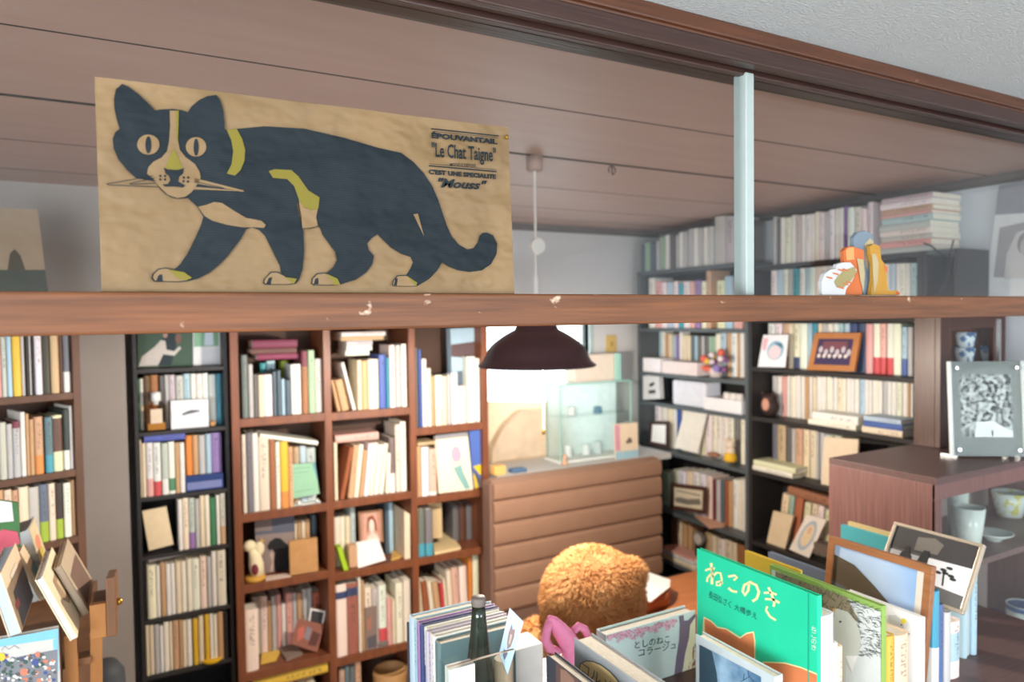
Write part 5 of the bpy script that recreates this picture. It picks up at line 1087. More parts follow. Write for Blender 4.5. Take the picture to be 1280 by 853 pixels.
DB = 2.1
hc = D(741, 750, DB); bc = D(734, 884, DB+.02)
stl = thing('stool', 'plain round wooden stool under the teddy bear', 'stool', (bc.x, bc.y, 0)); zst = bc.z-.256
MB().lathe((bc.x, bc.y, zst-.04), [(.18, 0), (.19, .01), (.19, .035), (.18, .04)], 28).build('seat', m_cube, stl)
for i in range(4):
    t = PI/4+i*PI/2; MB().tube([(bc.x+.14*math.cos(t), bc.y+.14*math.sin(t), zst-.04), (bc.x+.17*math.cos(t), bc.y+.17*math.sin(t), 0)], .018, 8).build('leg', m_cube, stl)
ax = V((.45, .89, 0)).normalized(); sx_ = V((ax.y, -ax.x, 0))     # the bear looks into the room
balls = [(hc, (.150, .148, .148)), (bc, (.165, .16, .24)), (hc+ax*.13+V((0, 0, -.03)), (.07, .07, .06)),
 (D(786, 718, DB), (.046, .046, .042)), (hc-sx_*.03+V((0, 0, .055))+ax*.115, (.045, .045, .042)),
 (bc+sx_*.17+V((0, 0, .08))+ax*.05, (.065, .075, .12)), (D(676, 826, DB), (.075, .08, .12)),
 (bc+sx_*.11+ax*.19+V((0, 0, -.15)), (.08, .12, .08)), (bc-sx_*.11+ax*.19+V((0, 0, -.15)), (.08, .12, .08))]
bear = thing('teddy_bear', 'big fluffy golden brown teddy bear seen from behind, sitting on a stool', 'teddy bear', (bc.x, bc.y, zst))
m_fur, nt, b_ = newmat('golden_fur'); f_ = noise_fac(nt, 9, (1, 1, 1), 3, .3, .7)
nt.links.new(mixc(nt, f_, rgb(196, 134, 78), rgb(232, 182, 126)), b_.inputs['Base Color']); b_.inputs['Roughness'].default_value = .85; b_.inputs['Specular IOR Level'].default_value = .2
mb = MB()
for c_, r_ in balls: mb.ball(c_, tuple(x*.97 for x in r_), 20, 0, 12)
o = mb.build('body', m_fur, bear, smooth=True); rm = o.modifiers.new('join', 'REMESH'); rm.mode = 'VOXEL'; rm.voxel_size = .014; rm.use_smooth_shade = True
MB().ball(hc+ax*.20+V((0, 0, -.02)), (.022, .018, .016), 12).build('nose', m_blackp, bear, smooth=True)
for s_ in (-1, 1): MB().ball(hc+ax*.138+sx_*.06*s_+V((0, 0, .04)), .013, 10).build('eye', m_blackp, bear, smooth=True)
rr = random.Random(21); fv = []; ff = []
def inside(p, k):
    for j, (c_, r_) in enumerate(balls):
        if j != k and sum(((p[i]-c_[i])/(r_[i]*.97))**2 for i in range(3)) < 1: return True
    return False
dens = [26000, 12000, 1500, 3000, 1800, 3000, 5000, 900, 900]
for kk, (c_, r_) in enumerate(balls):
    for _ in range(dens[kk]):
        n_ = V((rr.gauss(0, 1), rr.gauss(0, 1), rr.gauss(0, 1))).normalized()
        p = c_+V((n_.x*r_[0], n_.y*r_[1], n_.z*r_[2]))
        if inside(p, kk): continue
        t_ = V((rr.gauss(0, 1), rr.gauss(0, 1), rr.gauss(0, 1)-.5)); t_ = (t_-n_*t_.dot(n_)).normalized()
        L_ = rr.uniform(.014, .03); wv = n_.cross(t_)*rr.uniform(.0006, .0011); p = p-n_*.004
        p1_ = p+n_*L_*.5+t_*L_*.25; p2_ = p+n_*L_*.72+t_*L_*.75
        o_ = len(fv); fv += [p-wv, p+wv, p1_-wv, p1_+wv, p2_]; ff += [(o_, o_+1, o_+3, o_+2), (o_+2, o_+3, o_+4)]
mb = MB(); mb.v = fv; mb.f = ff; mb.m = [0]*len(ff)
o = mb.build('fur', m_fur, bear); o['kind'] = 'stuff'

# ================================================================== FOREGROUND COUNTER
ZK = 1.105
ctr = thing('display_counter', 'low dark wooden counter under the books in the foreground', 'counter', (1.12, 1.0, 0))
MB().box((.38, .70, ZK-.03), (1.88, 1.30, ZK-.0006)).build('counter_top', m_cabtop, ctr, bevel=.003)
MB().box((.40, .73, 0), (1.86, 1.28, ZK-.03)).build('counter_body', m_cab, ctr)

def hero(name, label, x0, th, yn, yf, z0, z1, cmat, lean=0.0, art=None, pagein=.004, cat='book', group=None):
    """a book whose front cover faces -x, spine at the near end; local frame: x thickness, y away, z up"""
    T = Matrix.Translation((x0, yn, z0)) @ Matrix.Rotation(math.radians(lean), 4, 'Y'); d = yf-yn; h = z1-z0
    root = thing(name, label, cat, T.translation, group)
    t = min(.0022, th*.25)
    b = MB(T); b.box((0, .001, 0), (t, d, h)); b.box((th-t, .001, 0), (th, d, h)); b.box((.0003, 0, 0), (th-.0003, t, h))
    b.build('cover', cmat, root, bevel=.0007)
    MB(T).box((t, t, .003), (th-t, d-pagein, h-.004)).build('pages', m_paper, root)
    n = T.to_3x3() @ V((-1, 0, 0)); p0 = T @ V((0, 0, 0))
    def px(u, v, k=0.):
        q = PL(u, v, p0, n); q.y = min(max(q.y, yn+.0005), yf-.0005); q.z = min(max(q.z, z0+.0015), z1-.0005)
        return q+n*(.0006+k*.0004)
    if art: art(px, root)
    return root
# --- the green picture book
XG = 1.0; pf, pn = X(871, 686.5, XG), X(1022, 745, XG); G = (860, 680, 4.933)
def art_green(px, root):
    mb = MB()
    def poly(pts, k, mi, crop=G): mb.face([px(u, v, k) for u, v in cp(crop, pts)], mi)
    def scale(pts, f):
        cx = sum(p[0] for p in pts)/len(pts); cy = sum(p[1] for p in pts)/len(pts); return [(cx+(x-cx)*f, cy+(y-cy)*f) for x, y in pts]
    cat = [(98,450),(145,474),(185,513),(240,522),(322,576),(360,550),(407,540),(417,600),(416,760),(560,900),(560,1180),(70,1000),(70,760)]
    cat2 = [(103,460),(145,481),(183,520),(238,529),(322,585),(362,558),(402,549),(411,602),(410,768),(552,905),(552,1165),(76,990),(76,760),(110,600)]
    poly(cat, 0, 0); poly(cat2, 1, 1)
    poly([(462,726),(600,732),(700,760),(797,800),(797,1290),(462,1150)], 0, 0); poly([(470,734),(600,740),(700,769),(797,810),(797,1290),(470,1150)], 1, 1)
    for pts, wd in (([(145,118),(150,160),(152,205),(150,250)], 3.4), ([(108,165),(135,155),(165,147),(145,185),(122,212),(120,236)], 2.6), ([(150,205),(180,178),(203,180),(212,220),(200,258),(180,256),(178,236),(200,232),(218,245)], 2.6),
        ([(250,203),(290,195),(306,206),(284,226)], 3.0), ([(252,272),(274,291),(306,297)], 3.0),
        ([(380,242),(374,288),(352,318),(340,292),(350,254),(386,236),(424,255),(440,298),(426,338),(400,355)], 3.4),
        ([(470,302),(520,302),(550,314)], 3.0), ([(478,340),(530,344),(568,364)], 3.0), ([(500,268),(520,318),(536,362),(530,388)], 3.2), ([(492,384),(484,410),(508,448),(545,472)], 2.8)):
        add_stroke(mb, cp(G, pts), wd, lambda u, v: px(u, v, 1.5), 0)
    # hinge groove at the spine end
    poly([(742,300),(750,304),(746,1250),(738,1250)], 1.8, 2)
    mb.build('cover_print', [P_(246, 238, 176), P_(224, 132, 84), P_(30, 176, 140)], root)
    def tx(s, bl, br, tl, mat, nm='lettering'):
        a, b_, c_ = [px(u, v, 1.5) for u, v in cp(G, [bl, br, tl])]; text(s, a, b_, c_, mat, root, nm)
    dk = P_(34, 92, 84)
    tx('長田弘さく', (128, 332), (265, 398), (133, 290), dk); tx('大橋歩え', (286, 408), (425, 470), (290, 368), dk)
    for i, ch in enumerate('ねこのき'): tx(ch, (764, 538+i*38), (794, 545+i*38), (764, 506+i*38), m_card)
hero('picture_book', 'tall emerald green Japanese picture book with an orange cat on the cover', XG, .011, pn.y, pf.y, ZK, (pn.z+pf.z)/2, plain('emerald_cover', (38, 212, 164), .35, .4, 0, .05, 20), 0, art_green)

# --- pale photo book in front of it
x1_ = .93; a_, c_ = X(869.5, 797, x1_), X(968.5, 842, x1_)
def art_blue(px, root):
    mb = MB(); mb.face([px(u, v, 0) for u, v in cp(G, [(72,622),(452,822),(452,1150),(72,1000)])], 0)
    mb.face([px(u, v, 1) for u, v in cp(G, [(72,622),(150,663),(180,800),(200,1040),(72,1000)])], 1)
    for pts in ([(330,850),(380,820),(410,850)], [(300,860),(360,870)], [(380,822),(372,780)], [(345,842),(350,800)]): add_stroke(mb, cp(G, pts), 1.0, lambda u, v: px(u, v, 2), 2)
    m_ = plain('winter_blue', (130, 178, 212), .35, .5); nt = m_.node_tree; f_ = noise_fac(nt, 14, (1, 1, 1), 4, .35, .65)
    nt.links.new(mixc(nt, f_, rgb(70, 112, 146), rgb(176, 212, 234)), nt.nodes['Principled BSDF'].inputs['Base Color'])
    mb.build('cover_photo', [m_, P_(58, 84, 98), P_(60, 90, 120)], root)
hero('photo_book', 'white bordered book with a misty blue photo, leaning before the green picture book', x1_, .02, c_.y, a_.y, ZK, (a_.z+c_.z)/2, P_(206, 218, 220), 0, art_blue)

# --- books to the right of the green one
f_fg = dict(T=FT((XG+.0138, pn.y, 0), (1, 0, 0)))
FGG = 'upright books in the foreground'
k = (1000, 680, 4.93)
row('right of the green picture book', FGG, k, f_fg, ZK, '112,214,440,W,bL,.42,.47 219,243,615,W 249,280,640,C', .17, .0)
def bk_left(u, v, yy): return Y(u, v, yy)
# bird book: cover with line drawing, yellow green spine
p_ = Y(1103, 758, .785); pfar = X(962, 706, p_.x)
def art_bird(px, root):
    mb = MB(); K = (1000, 680, 4.93); 
    mb.face([px(u, v, 0) for u, v in ((965, 712), (1101, 765), (1101, 960), (965, 900))], 0)
    mb.face([px(u, v, 1) for u, v in cp(K, [(-150,170),(290,330),(370,480),(210,450),(100,430),(-150,330)])], 1)
    rr = random.Random(4)
    for _ in range(260):
        x_, y_ = rr.uniform(300, 495), rr.uniform(340, 690)
        if y_ < 330+(x_-290)*.35: continue
        a = rr.uniform(-.2, 1.2); add_stroke(mb, cp(K, [(x_, y_), (x_+16*math.cos(a), y_+8*math.sin(a)), (x_+30*math.cos(a), y_+24*math.sin(a))]), .5, lambda u, v: px(u, v, 1.5), 2)
    for _ in range(240):
        x_ = rr.uniform(-140, 330); y_ = 225+(x_+100)*.33+rr.uniform(-40, 100)
        add_stroke(mb, cp(K, [(x_, y_), (x_+rr.uniform(-18, 18), y_+rr.uniform(8, 22))]), .6, lambda u, v: px(u, v, 1.6), rr.choice([2, 3]))
    mb.face([px(u, v, 2.2) for u, v in cp(K, [(205,400),(235,400),(300,420),(350,480),(378,570),(370,660),(340,750),(320,800),(285,740),(285,860),(215,860),(225,620),(215,480)])], 4)
    mb.face([px(u, v, 2.6) for u, v in cp(K, [(285,690),(360,690),(325,790)])], 5)
    mb.face([px(u, v, 2.6) for u, v in cp(K, [(205,398),(225,395),(215,425)])], 6)
    mb.face([px(u, v, 2.8) for u, v in cp(K, ell(252,480,8,7,10))], 2)
    mb.build('cover_print', [P_(220, 226, 222), P_(150, 138, 112), P_(66, 70, 68), P_(96, 82, 60), P_(204, 208, 196), P_(240, 240, 238), P_(224, 160, 90)], root)
hero('picture_book', 'large picture book with a pale bird among grass drawings and a yellow green spine', p_.x, .012, .785, pfar.y, ZK, (p_.z+pfar.z)/2, P_(150, 186, 96), 0, art_bird)
# small books and parrot book
xq = p_.x+.0135
k = (1000, 680, 4.93)
f_fg2 = dict(T=FT((xq, .785, 0), (1, 0, 0)))
row('right of the bird picture book', FGG, k, f_fg2, ZK, '546,594,572,Y 598,682,562,C', .12, .0)
p2_ = Y(1152, 772, .79); pf2 = X(1108, 762, p2_.x)
xpar = max(p2_.x, Y(1139, 800, .785).x+.004)
p2_ = X(1152.5, 773, xpar); f2_ = X(1106, 757, xpar)
def art_par(px, root):
    mb = MB(); K = (1000, 680, 4.93)
    mb.face([px(u, v, 0) for u, v in cp(K, [(545,440),(590,440),(630,470),(640,520),(600,560),(545,560)])], 0)
    mb.face([px(u, v, 1) for u, v in cp(K, ell(640,477,17,17,14))], 1); mb.face([px(u, v, 1) for u, v in cp(K, ell(626,500,5,5,8))], 2)
    mb.face([px(u, v, 1) for u, v in cp(K, [(620,545),(670,545),(680,560),(640,562)])], 3)
    mb.build('cover_print', [P_(206, 210, 208), P_(228, 210, 70), P_(50, 50, 60), P_(120, 140, 60)], root)
hero('picture_book', 'white picture book with a cockatoo beside the yellow small book', xpar, .011, p2_.y, max(f2_.y, p2_.y+.16), ZK, p2_.z, P_(240, 242, 242), 0, art_par)
# framed photo (orange brown wood), leaning
def leanboard(name, label, cat, NT, NB, FTp, yn, th, frame, mpic, art=None, fw=.018, mback=None):
    A_, B_ = Y(NT[0], NT[1], yn), Y(NB[0], NB[1], yn)
    far = X(FTp[0], FTp[1], A_.x); dep = V((0, far.y-yn, 0)); upv = (A_-B_)
    n = dep.cross(upv).normalized(); n = n if n.x < 0 else -n
    base = B_
    if base.z > ZK+.001:                                    # carry the edge down to the counter
        pass
    root = thing(name, label, cat, base+dep/2)
    def q(s, t, k=0.): return B_+dep*(1-s)+upv*(1-t)+n*(.0005+k*.0005)     # s: far->near, t: top->bottom
    W_, H_ = dep.length, upv.length; a, c = fw/W_, fw/H_
    if frame:
        mb = MB()
        for s0, t0, s1, t1 in ((0, 0, 1, c), (0, 1-c, 1, 1), (0, c, a, 1-c), (1-a, c, 1, 1-c)): mb.prism([q(s0, t0), q(s1, t0), q(s1, t1), q(s0, t1)], -n*th)
        mb.build('frame', frame, root, bevel=.001)
        MB().prism([q(s, t)-n*.004 for s, t in ((a, c), (1-a, c), (1-a, 1-c), (a, 1-c))], -n*(th*.5)).build('picture', mpic, root)
        q2 = lambda s, t, k=0.: q(a+s*(1-2*a), c+t*(1-2*c), k)-n*.0032
    else:
        MB().prism([q(s, t) for s, t in ((0, 0), (1, 0), (1, 1), (0, 1))], -n*th).build('panel', mpic, root, bevel=.001); q2 = q
    if art: art(q2, root)
    return root
m_sky = plain('photo_sky', (170, 200, 232), .25, .5); nt = m_sky.node_tree; f_ = noise_fac(nt, 5, (1, 1, 1), 2, .35, .65)
nt.links.new(mixc(nt, f_, rgb(146, 178, 218), rgb(214, 226, 240)), nt.nodes['Principled BSDF'].inputs['Base Color'])
YR = .80
B0 = Y(1157, 812, YR); A0 = Y(1166, 709, YR); kx = (A0-B0)/(A0.z-B0.z); Bd = B0+kx*(ZK-B0.z+.0); 
Bpx = proj(Bd)
leanboard('framed_photo', 'orange brown wooden frame with a colour photo of blue sky, among the foreground books', 'picture frame', (1166, 709), Bpx, (1036, 671), YR, .014, wood('frame_wood', (146, 94, 58), (166, 110, 70), (20, 2, 20), 4, .4), m_sky,
  art_polys([(P_(92, 78, 60), [(0, .10), (.25, .14), (.5, .28), (.72, .42), (.60, .46), (.35, .42), (0, .36)], 0), (P_(96, 100, 106), [(0, .36), (.35, .42), (.62, .46), (.98, .62), (1, .75), (0, .75)], 0), (P_(222, 150, 160), [(.74, .50), (.86, .46), (.94, .50), (.92, .60), (.80, .60)], 1), (P_(70, 60, 60), [(.60, .42), (.78, .53), (.76, .55), (.58, .45)], 1.5), (P_(214, 204, 190), [(.93, 0), (1, 0), (1, 1), (.93, 1)], 2)]), .016)
YQ = .795
B0 = Y(1203, 768, YQ); A0 = Y(1230, 681, YQ); kx = (A0-B0)/(A0.z-B0.z)
leanboard('framed_photo', 'slim silver framed monochrome photo of two people and a small tree, tilted against the cabinet', 'picture frame', (1230, 681), (1203, 768), (1118, 651), YQ, .012, plain('champagne_frame', (206, 192, 170), .3, .6, .5), P_(86, 82, 80),
  art_polys([(P_(60, 58, 58), rect(0, 0, 1, .36), 0), (P_(112, 106, 98), [(.3, .1), (.5, .05), (.62, .12), (.58, .3), (.3, .32)], .6), (P_(226, 228, 228), [(.5, .38), (1, .36), (1, .80), (.5, .76)], 1), (P_(176, 176, 176), [(0, .40), (.5, .40), (.5, .62), (0, .62)], .8), (P_(34, 34, 36), [(.14, .56), (.16, .42), (.19, .38), (.185, .30), (.24, .28), (.26, .38), (.30, .44), (.31, .58)], 1.5), (P_(34, 34, 36), [(.36, .58), (.39, .40), (.42, .28), (.49, .28), (.50, .46), (.50, .6)], 1.5), (P_(96, 94, 92), [(.5, .76), (1, .80), (1, 1), (.45, 1)], 1.4)]
   +[(P_(44, 46, 46), ell(.70+dx, .50+dy, .04, .025, 10), 2) for dx, dy in ((0, 0), (.06, -.05), (.10, .06), (-.05, .06), (.13, .10), (.03, .04))]+[(P_(44, 46, 46), [(.70, .52), (.72, .52), (.75, .74), (.73, .74)], 2)]), .007)
# spines at the right
k = (1120, 600, 3.37)
xr0 = Bd.x+.016
f_fg3 = dict(T=FT((max(xr0, Y(1166, 800, .80).x), .80, 0), (1, 0, 0)))
row('right of the wooden framed photo', FGG, k, f_fg3, ZK, '160,187,470,Q,bW,0,.42 191,211,530,B 214,238,560,S 241,284,600,W,bL,.3,.8', .035, .0)
f_fg4 = dict(T=FT((max(xr0, Y(1166, 800, .80).x), .84, 0), (1, 0, 0)))
row('beside the glass cabinet front', FGG, k, f_fg4, ZK, '288,303,480,L 305,322,440,S 324,343,400,L', .06, .0)
# books at the back of the row: yellow, violet, teal, brown
def backbook(u0, v0, u1, v1, yf_, th, col, label):
    A_ = Y(u0, v0, yf_); N_ = X(u1, v1, A_.x); yn_ = max(N_.y, .82)
    spec(Matrix.Translation((A_.x+th/2, yn_, ZK)), th, yf_-yn_, A_.z-ZK, col, None, 0, 0, label, FGG, True); return A_
backbook(931, 688.5, 1000, 716, 1.16, .008, 'Y', 'mustard yellow book standing just behind the green picture book')
backbook(960, 690, 1032, 719, 1.20, .010, 'Z', 'slate violet book standing behind the mustard yellow book')
backbook(1051, 656, 1112, 676, 1.18, .010, 'Q', 'pale teal book standing against the brown cabinet')
backbook(1060, 652, 1116, 668, 1.22, .008, 'T', 'thin tan book between the teal book and the brown cabinet')
# --- cherry blossom book facing us
yc_ = 1.10; K = (740, 750, 8.28)
TL, TR = Y(757.5, 791.5, yc_), Y(869, 766, yc_); zt_ = (TL.z+TR.z)/2
cb_ = thing('picture_book', 'pale blue picture book with cherry blossom and a tree trunk on its cover', 'book', ((TL.x+TR.x)/2, yc_, ZK))
mb = MB(); mb.box((TL.x, yc_, ZK), (TR.x, yc_+.0022, zt_)); mb.box((TL.x, yc_+.030, ZK), (TR.x, yc_+.0322, zt_)); mb.box((TL.x, yc_+.0022, ZK), (TL.x+.0022, yc_+.03, zt_))
mb.build('cover', P_(204, 222, 220), cb_, bevel=.0007); MB().box((TL.x+.0022, yc_+.0022, ZK+.003), (TR.x-.004, yc_+.03, zt_-.004)).build('pages', P_(196, 190, 178), cb_)
def pc(u, v, k=0.): p = Y(u, v, yc_); return V((min(max(p.x, TL.x+.0005), TR.x-.0003), yc_-.0006-k*.0004, max(ZK+.001, min(p.z, zt_-.0005))))
mb = MB()
mb.face([pc(u, v, 0) for u, v in cp(K, [(1010,250),(1080,170),(1080,900),(930,900),(965,560)])], 0)
mb.face([pc(u, v, 1) for u, v in cp(K, [(895,170),(945,158),(950,215),(990,215),(1065,140),(1080,175),(1012,262),(1000,400),(960,560),(940,700),(930,900),(848,900),(852,760),(870,600),(900,400),(905,250)])], 1)
rr = random.Random(8)
for _ in range(80):
    x_ = rr.uniform(170, 880); y_ = 375-(x_-170)*.22+abs(rr.gauss(0, 1))*28-8 if rr.random() < .75 else rr.uniform(330, 440)-(x_-170)*.1
    if x_ > 520 and y_ > 320: continue
    r_ = rr.uniform(12, 26); a0_ = rr.uniform(0, 6)
    for j in range(5):
        a = a0_+j*2*PI/5; mb.face([pc(u, v, rr.uniform(1, 1.9)) for u, v in cp(K, ell(x_+r_*.8*math.cos(a), y_+r_*.8*math.sin(a), r_*.5, r_*.5, 7))], rr.choice([2, 2, 3]))
for _ in range(120):
    x_, y_ = rr.uniform(955, 1075), rr.uniform(420, 880)
    if x_ < 1060-(y_-420)*.25: continue
    add_stroke(mb, cp(K, [(x_, y_), (x_+rr.uniform(-10, 10), y_+rr.uniform(18, 40))]), .8, lambda u, v: pc(u, v, 1.4), rr.choice([4, 5, 6]))
mb.build('cover_print', [P_(226, 226, 196), P_(116, 104, 122), P_(222, 176, 192), P_(204, 140, 160), P_(176, 104, 80), P_(140, 78, 60), P_(212, 160, 130)], cb_)
dk = P_(44, 74, 70)
def tq(s, bl, br, tl): text(s, *[pc(u, v, 1.5) for u, v in cp(K, [bl, br, tl])], dk, cb_)
tq('としのねこ', (440, 508), (800, 440), (440, 430)); tq('コラージュ', (480, 590), (868, 500), (480, 512))
# --- thick grey box book, Japanese lettering in an oval
Pq = Y(717.6, 797.5, 1.05); xg_ = Pq.x; near = X(800, 857, xg_); thk = Y(740, 789, 1.05).x-xg_; thk = min(max(thk, .03), .05)
K4_ = (660, 740, 5.818)
def art_box(px, root):
    mb = MB(); mb.face([px(u, v, 0) for u, v in cp(K4_, [(372,548),(382,520),(420,500),(475,503),(535,528),(600,575),(650,630),(690,690),(700,800),(560,800),(440,690),(385,600)])], 0)
    mb.face([px(u, v, 1) for u, v in cp(K4_, [(380,548),(390,525),(424,508),(475,511),(532,536),(595,582),(644,636),(682,692),(690,790),(562,790),(446,684),(392,598)])], 1)
    mb.build('cover_print', [P_(84, 88, 92), P_(232, 202, 140)], root)
    a, b_, c_ = [px(u, v, 1.6) for u, v in cp(K4_, [(392, 585), (690, 790), (400, 510)])]; text('コルメイ', a, b_, c_, P_(84, 88, 92), root)
hero('book', 'thick grey boxed book with a cream oval title panel, in the front of the foreground', xg_, thk, near.y-.03, 1.05, ZK, Pq.z, P_(158, 162, 164), 0, art_box)
# dark framed book at its left
Pq2 = Y(682.5, 818, 1.04); xf_ = Pq2.x; nr = X(742, 856, xf_)
def art_dark(px, root):
    mb = MB(); mb.face([px(u, v, 0) for u, v in cp(K4_, [(205,512),(240,515),(420,650),(420,900),(205,800)])], 0)
    mb.face([px(u, v, 1) for u, v in cp(K4_, [(240,560),(280,570),(340,640),(340,760),(240,700)])], 1)
    mb.build('cover_print', [P_(104, 80, 74), P_(150, 116, 100)], root)
hero('book', 'dark slate book with a brown picture, left of the thick grey boxed book', xf_, .02, nr.y-.04, 1.04, ZK, Pq2.z, P_(66, 66, 74), 0, art_dark)
# pink felt toy behind
yp_ = 1.16; m_pink = plain('pink_felt', (222, 132, 168), .95, .1, 0, .1, 60)
p_ = Y(712, 815, yp_); pt = thing('felt_toy', 'pink felt toy with looped limbs peeping out behind the boxed books', 'toy', V((p_.x, yp_, ZK)))
def yp(u, v, d=0.): q = Y(u, v, yp_+d); return q
mb = MB(); b0_ = V((p_.x, yp_, ZK))
mb.tube([yp(686, 772), yp(691, 777), yp(700, 788), yp(709, 800), yp(716, 812), V((yp(718, 830).x, yp_, ZK+.02)), V((yp(718, 830).x, yp_, ZK))], [.005, .011, .016, .02, .022, .03, .028], 12)
mb.build('body', m_pink, pt, smooth=True)
MB().tube([yp(688, 776), yp(684, 788), yp(682, 800), yp(687, 811), yp(699, 815)], [.008, .009, .009, .009, .007], 10).build('limb', m_pink, pt, smooth=True)
MB().tube([yp(715, 800), yp(717, 789), yp(723, 783), yp(731, 787), yp(735, 796), yp(730, 806)], [.008, .008, .008, .008, .008, .006], 10).build('limb', m_pink, pt, smooth=True)

# --- left block of books with pale tops
yA = 1.16; nc_ = Y(548, 807, yA); fc_ = X(512, 774, nc_.x)
f_st = dict(T=FT((nc_.x, fc_.y, 0), (0, -1, 0)))
k = (500, 730, 6.935)
row('foreground block beside the bottle', FGG, k, f_st, ZK, '72,112,300,L 114,142,325,L 146,168,345,V 170,192,365,N 195,218,395,W,bB,0,.55 220,242,420,S 246,270,440,S 272,298,462,W 302,345,515,Z', .17, .0)
be = MB().box((nc_.x-.004, fc_.y+.004, ZK), (nc_.x+.10, fc_.y+.007, fc_.z-.008)); tag(be.build('bookend', P_(66, 62, 66), bevel=.001), 'dark grey metal bookend at the far side of the pale topped books', 'bookend')
# --- bottle
yb_ = 1.07; bt0 = Y(598, 748, yb_); sB = (bt0-C0).dot(CF)/FPX
bo = thing('glass_bottle', 'dark green glass bottle with a cap standing beside the block of books', 'bottle', (bt0.x, yb_, ZK))
hB = bt0.z-ZK; zz_ = lambda v: Y(598, v, yb_).z-ZK
MB().lathe((bt0.x, yb_, ZK), [(.030, 0), (.034, .004), (.035, .06), (17*sB*1.0, zz_(835)), (14*sB, zz_(815)), (11.5*sB, zz_(795)), (9*sB, zz_(770)), (8.2*sB, zz_(758))], 28).build('bottle_body', plain('bottle_glass', (34, 44, 34), .08, .8), bo, smooth=True)
MB().lathe((bt0.x, yb_, ZK), [(8.6*sB, zz_(757)), (9.2*sB, zz_(755)), (9.2*sB, zz_(748.5)), (8.4*sB, zz_(746.5)), (.0005, zz_(746.2))], 24).build('cap', P_(120, 110, 104), bo, smooth=True)
# --- acrylic tray with cards, wooden pot with card, white box
ya_ = .99; a_, c_ = Y(559.5, 837, ya_), Y(622, 817, ya_); zA = (a_.z+c_.z)/2
tr_ = thing('acrylic_tray', 'clear acrylic box holding white cards in front of the bottle', 'box', ((a_.x+c_.x)/2, ya_+.02, ZK))
MB().box((a_.x, ya_, ZK), (c_.x+.03, ya_+.003, zA)).build('panel', m_glass, tr_); MB().box((a_.x, ya_+.032, ZK), (c_.x+.03, ya_+.035, zA)).build('panel', m_glass, tr_)
MB().box((a_.x, ya_+.003, ZK), (a_.x+.003, ya_+.032, zA)).build('panel', m_glass, tr_); MB().box((a_.x, ya_-.0005, zA), (c_.x+.03, ya_+.0035, zA+.0012)).build('rim', P_(170, 150, 130), tr_)
tag(MB().box((a_.x+.006, ya_+.006, ZK), (a_.x+.05, ya_+.026, zA-.008)).build('card_pack', m_card, bevel=.001), 'white pack of cards inside the clear acrylic box', 'card')
yw_ = 1.055; p_ = Y(629, 823, yw_); rP = 12.5*((p_-C0).dot(CF))/FPX
pot = thing('wooden_pot', 'small grey wooden cylinder holding up the pale blue card', 'pot', (p_.x, yw_, ZK))
MB().lathe((p_.x, yw_, ZK), [(rP, 0), (rP, p_.z-ZK-.003), (rP-.002, p_.z-ZK), (.0005, p_.z-ZK)], 22).build('cylinder', P_(176, 148, 124), pot, smooth=False)
nk = (C0-p_); nk.z = 0; nk.normalize(); pk0 = V((p_.x, p_.y, 0))+nk*(rP+.003)
Pq = [PL(u, v, pk0, nk) for u, v in ((637, 760.5), (654.5, 778), (634.5, 844), (624, 817))]
poster('picture_card', 'pale blue card with a brown animal drawing leaning on the wooden pot', 'card', [Pq[0], Pq[1], Pq[2], Pq[3]], .0016, P_(190, 208, 232),
  [(P_(150, 128, 124), [(.35, .22), (.5, .30), (.62, .24), (.7, .38), (.66, .58), (.5, .7), (.36, .6), (.3, .42)], 0), (P_(196, 176, 166), [(.42, .4), (.56, .38), (.58, .55), (.46, .6)], 1), (P_(120, 112, 130), [(.25, .78), (.6, .74), (.5, .92), (.3, .9)], 0)])
yq_ = 1.16; a_, c_ = Y(641, 820, yq_), Y(679, 812, yq_); zt_ = Y(655, 811, yq_).z
tag(MB().box((a_.x, yq_, ZK), (c_.x, yq_+.06, zt_)).build('storage_box', m_card, bevel=.002), 'plain white box between the pale blue card and the pink toy', 'box')

# ================================================================== BOOK RACK AT THE FAR LEFT
yn = 1.72
rkp = Y(75, 784, yn); zr_ = rkp.z
xl_ = Y(-40, 800, yn).x; xr_ = Y(112, 800, yn).x; xo_ = Y(146, 760, yn).x
m_rack = wood('rack_wood', (104, 70, 44), (128, 86, 54), (4, 4, 1), 6, .5, .1); m_racklit = wood('rack_lit_wood', (150, 98, 46), (170, 114, 58), (4, 4, 1), 6, .5, .1)  # second wood is the rack wood with warm light painted into its colour
rk = thing('book_rack', 'brown wooden book rack at the lower left holding leaning picture books', 'rack', ((xl_+xr_)/2, yn+.15, 0))
MB().box((xl_, yn, .5), (Y(76, 800, yn).x, yn+.018, zr_-.004)).build('front_panel', m_rack, rk, bevel=.002)
MB().box((xl_, yn+.02, zr_-.10), (xr_, yn+.44, zr_-.085)).build('shelf', m_rack, rk, bevel=.002)
MB().box((xl_, yn+.44, .0), (xr_, yn+.455, zr_-.06)).build('back_panel', m_rack, rk)
zc0 = Y(112, 800, yn).z; zc1_ = Y(112, 757, yn).z
MB().box((xr_, yn+.0, zc0), (Y(134, 797, yn).x, yn+.26, zc0+.015)).build('trough_floor', m_rack, rk)
MB().box((Y(113, 800, yn).x, yn-.004, zc0), (Y(134, 797, yn).x, yn+.014, zc1_)).build('trough_end', m_racklit, rk, bevel=.002)
zs_ = Y(140, 720, yn).z
MB().prism([(Y(134, 797, yn).x, yn-.01, zc0), (Y(134, 797, yn).x, yn+.27, zc0), (Y(134, 797, yn).x, yn+.27, zs_-.07), (Y(134, 797, yn).x, yn-.01, zs_)], (xo_-Y(134, 797, yn).x, 0, 0)).build('side_panel', m_rack, rk, bevel=.003)
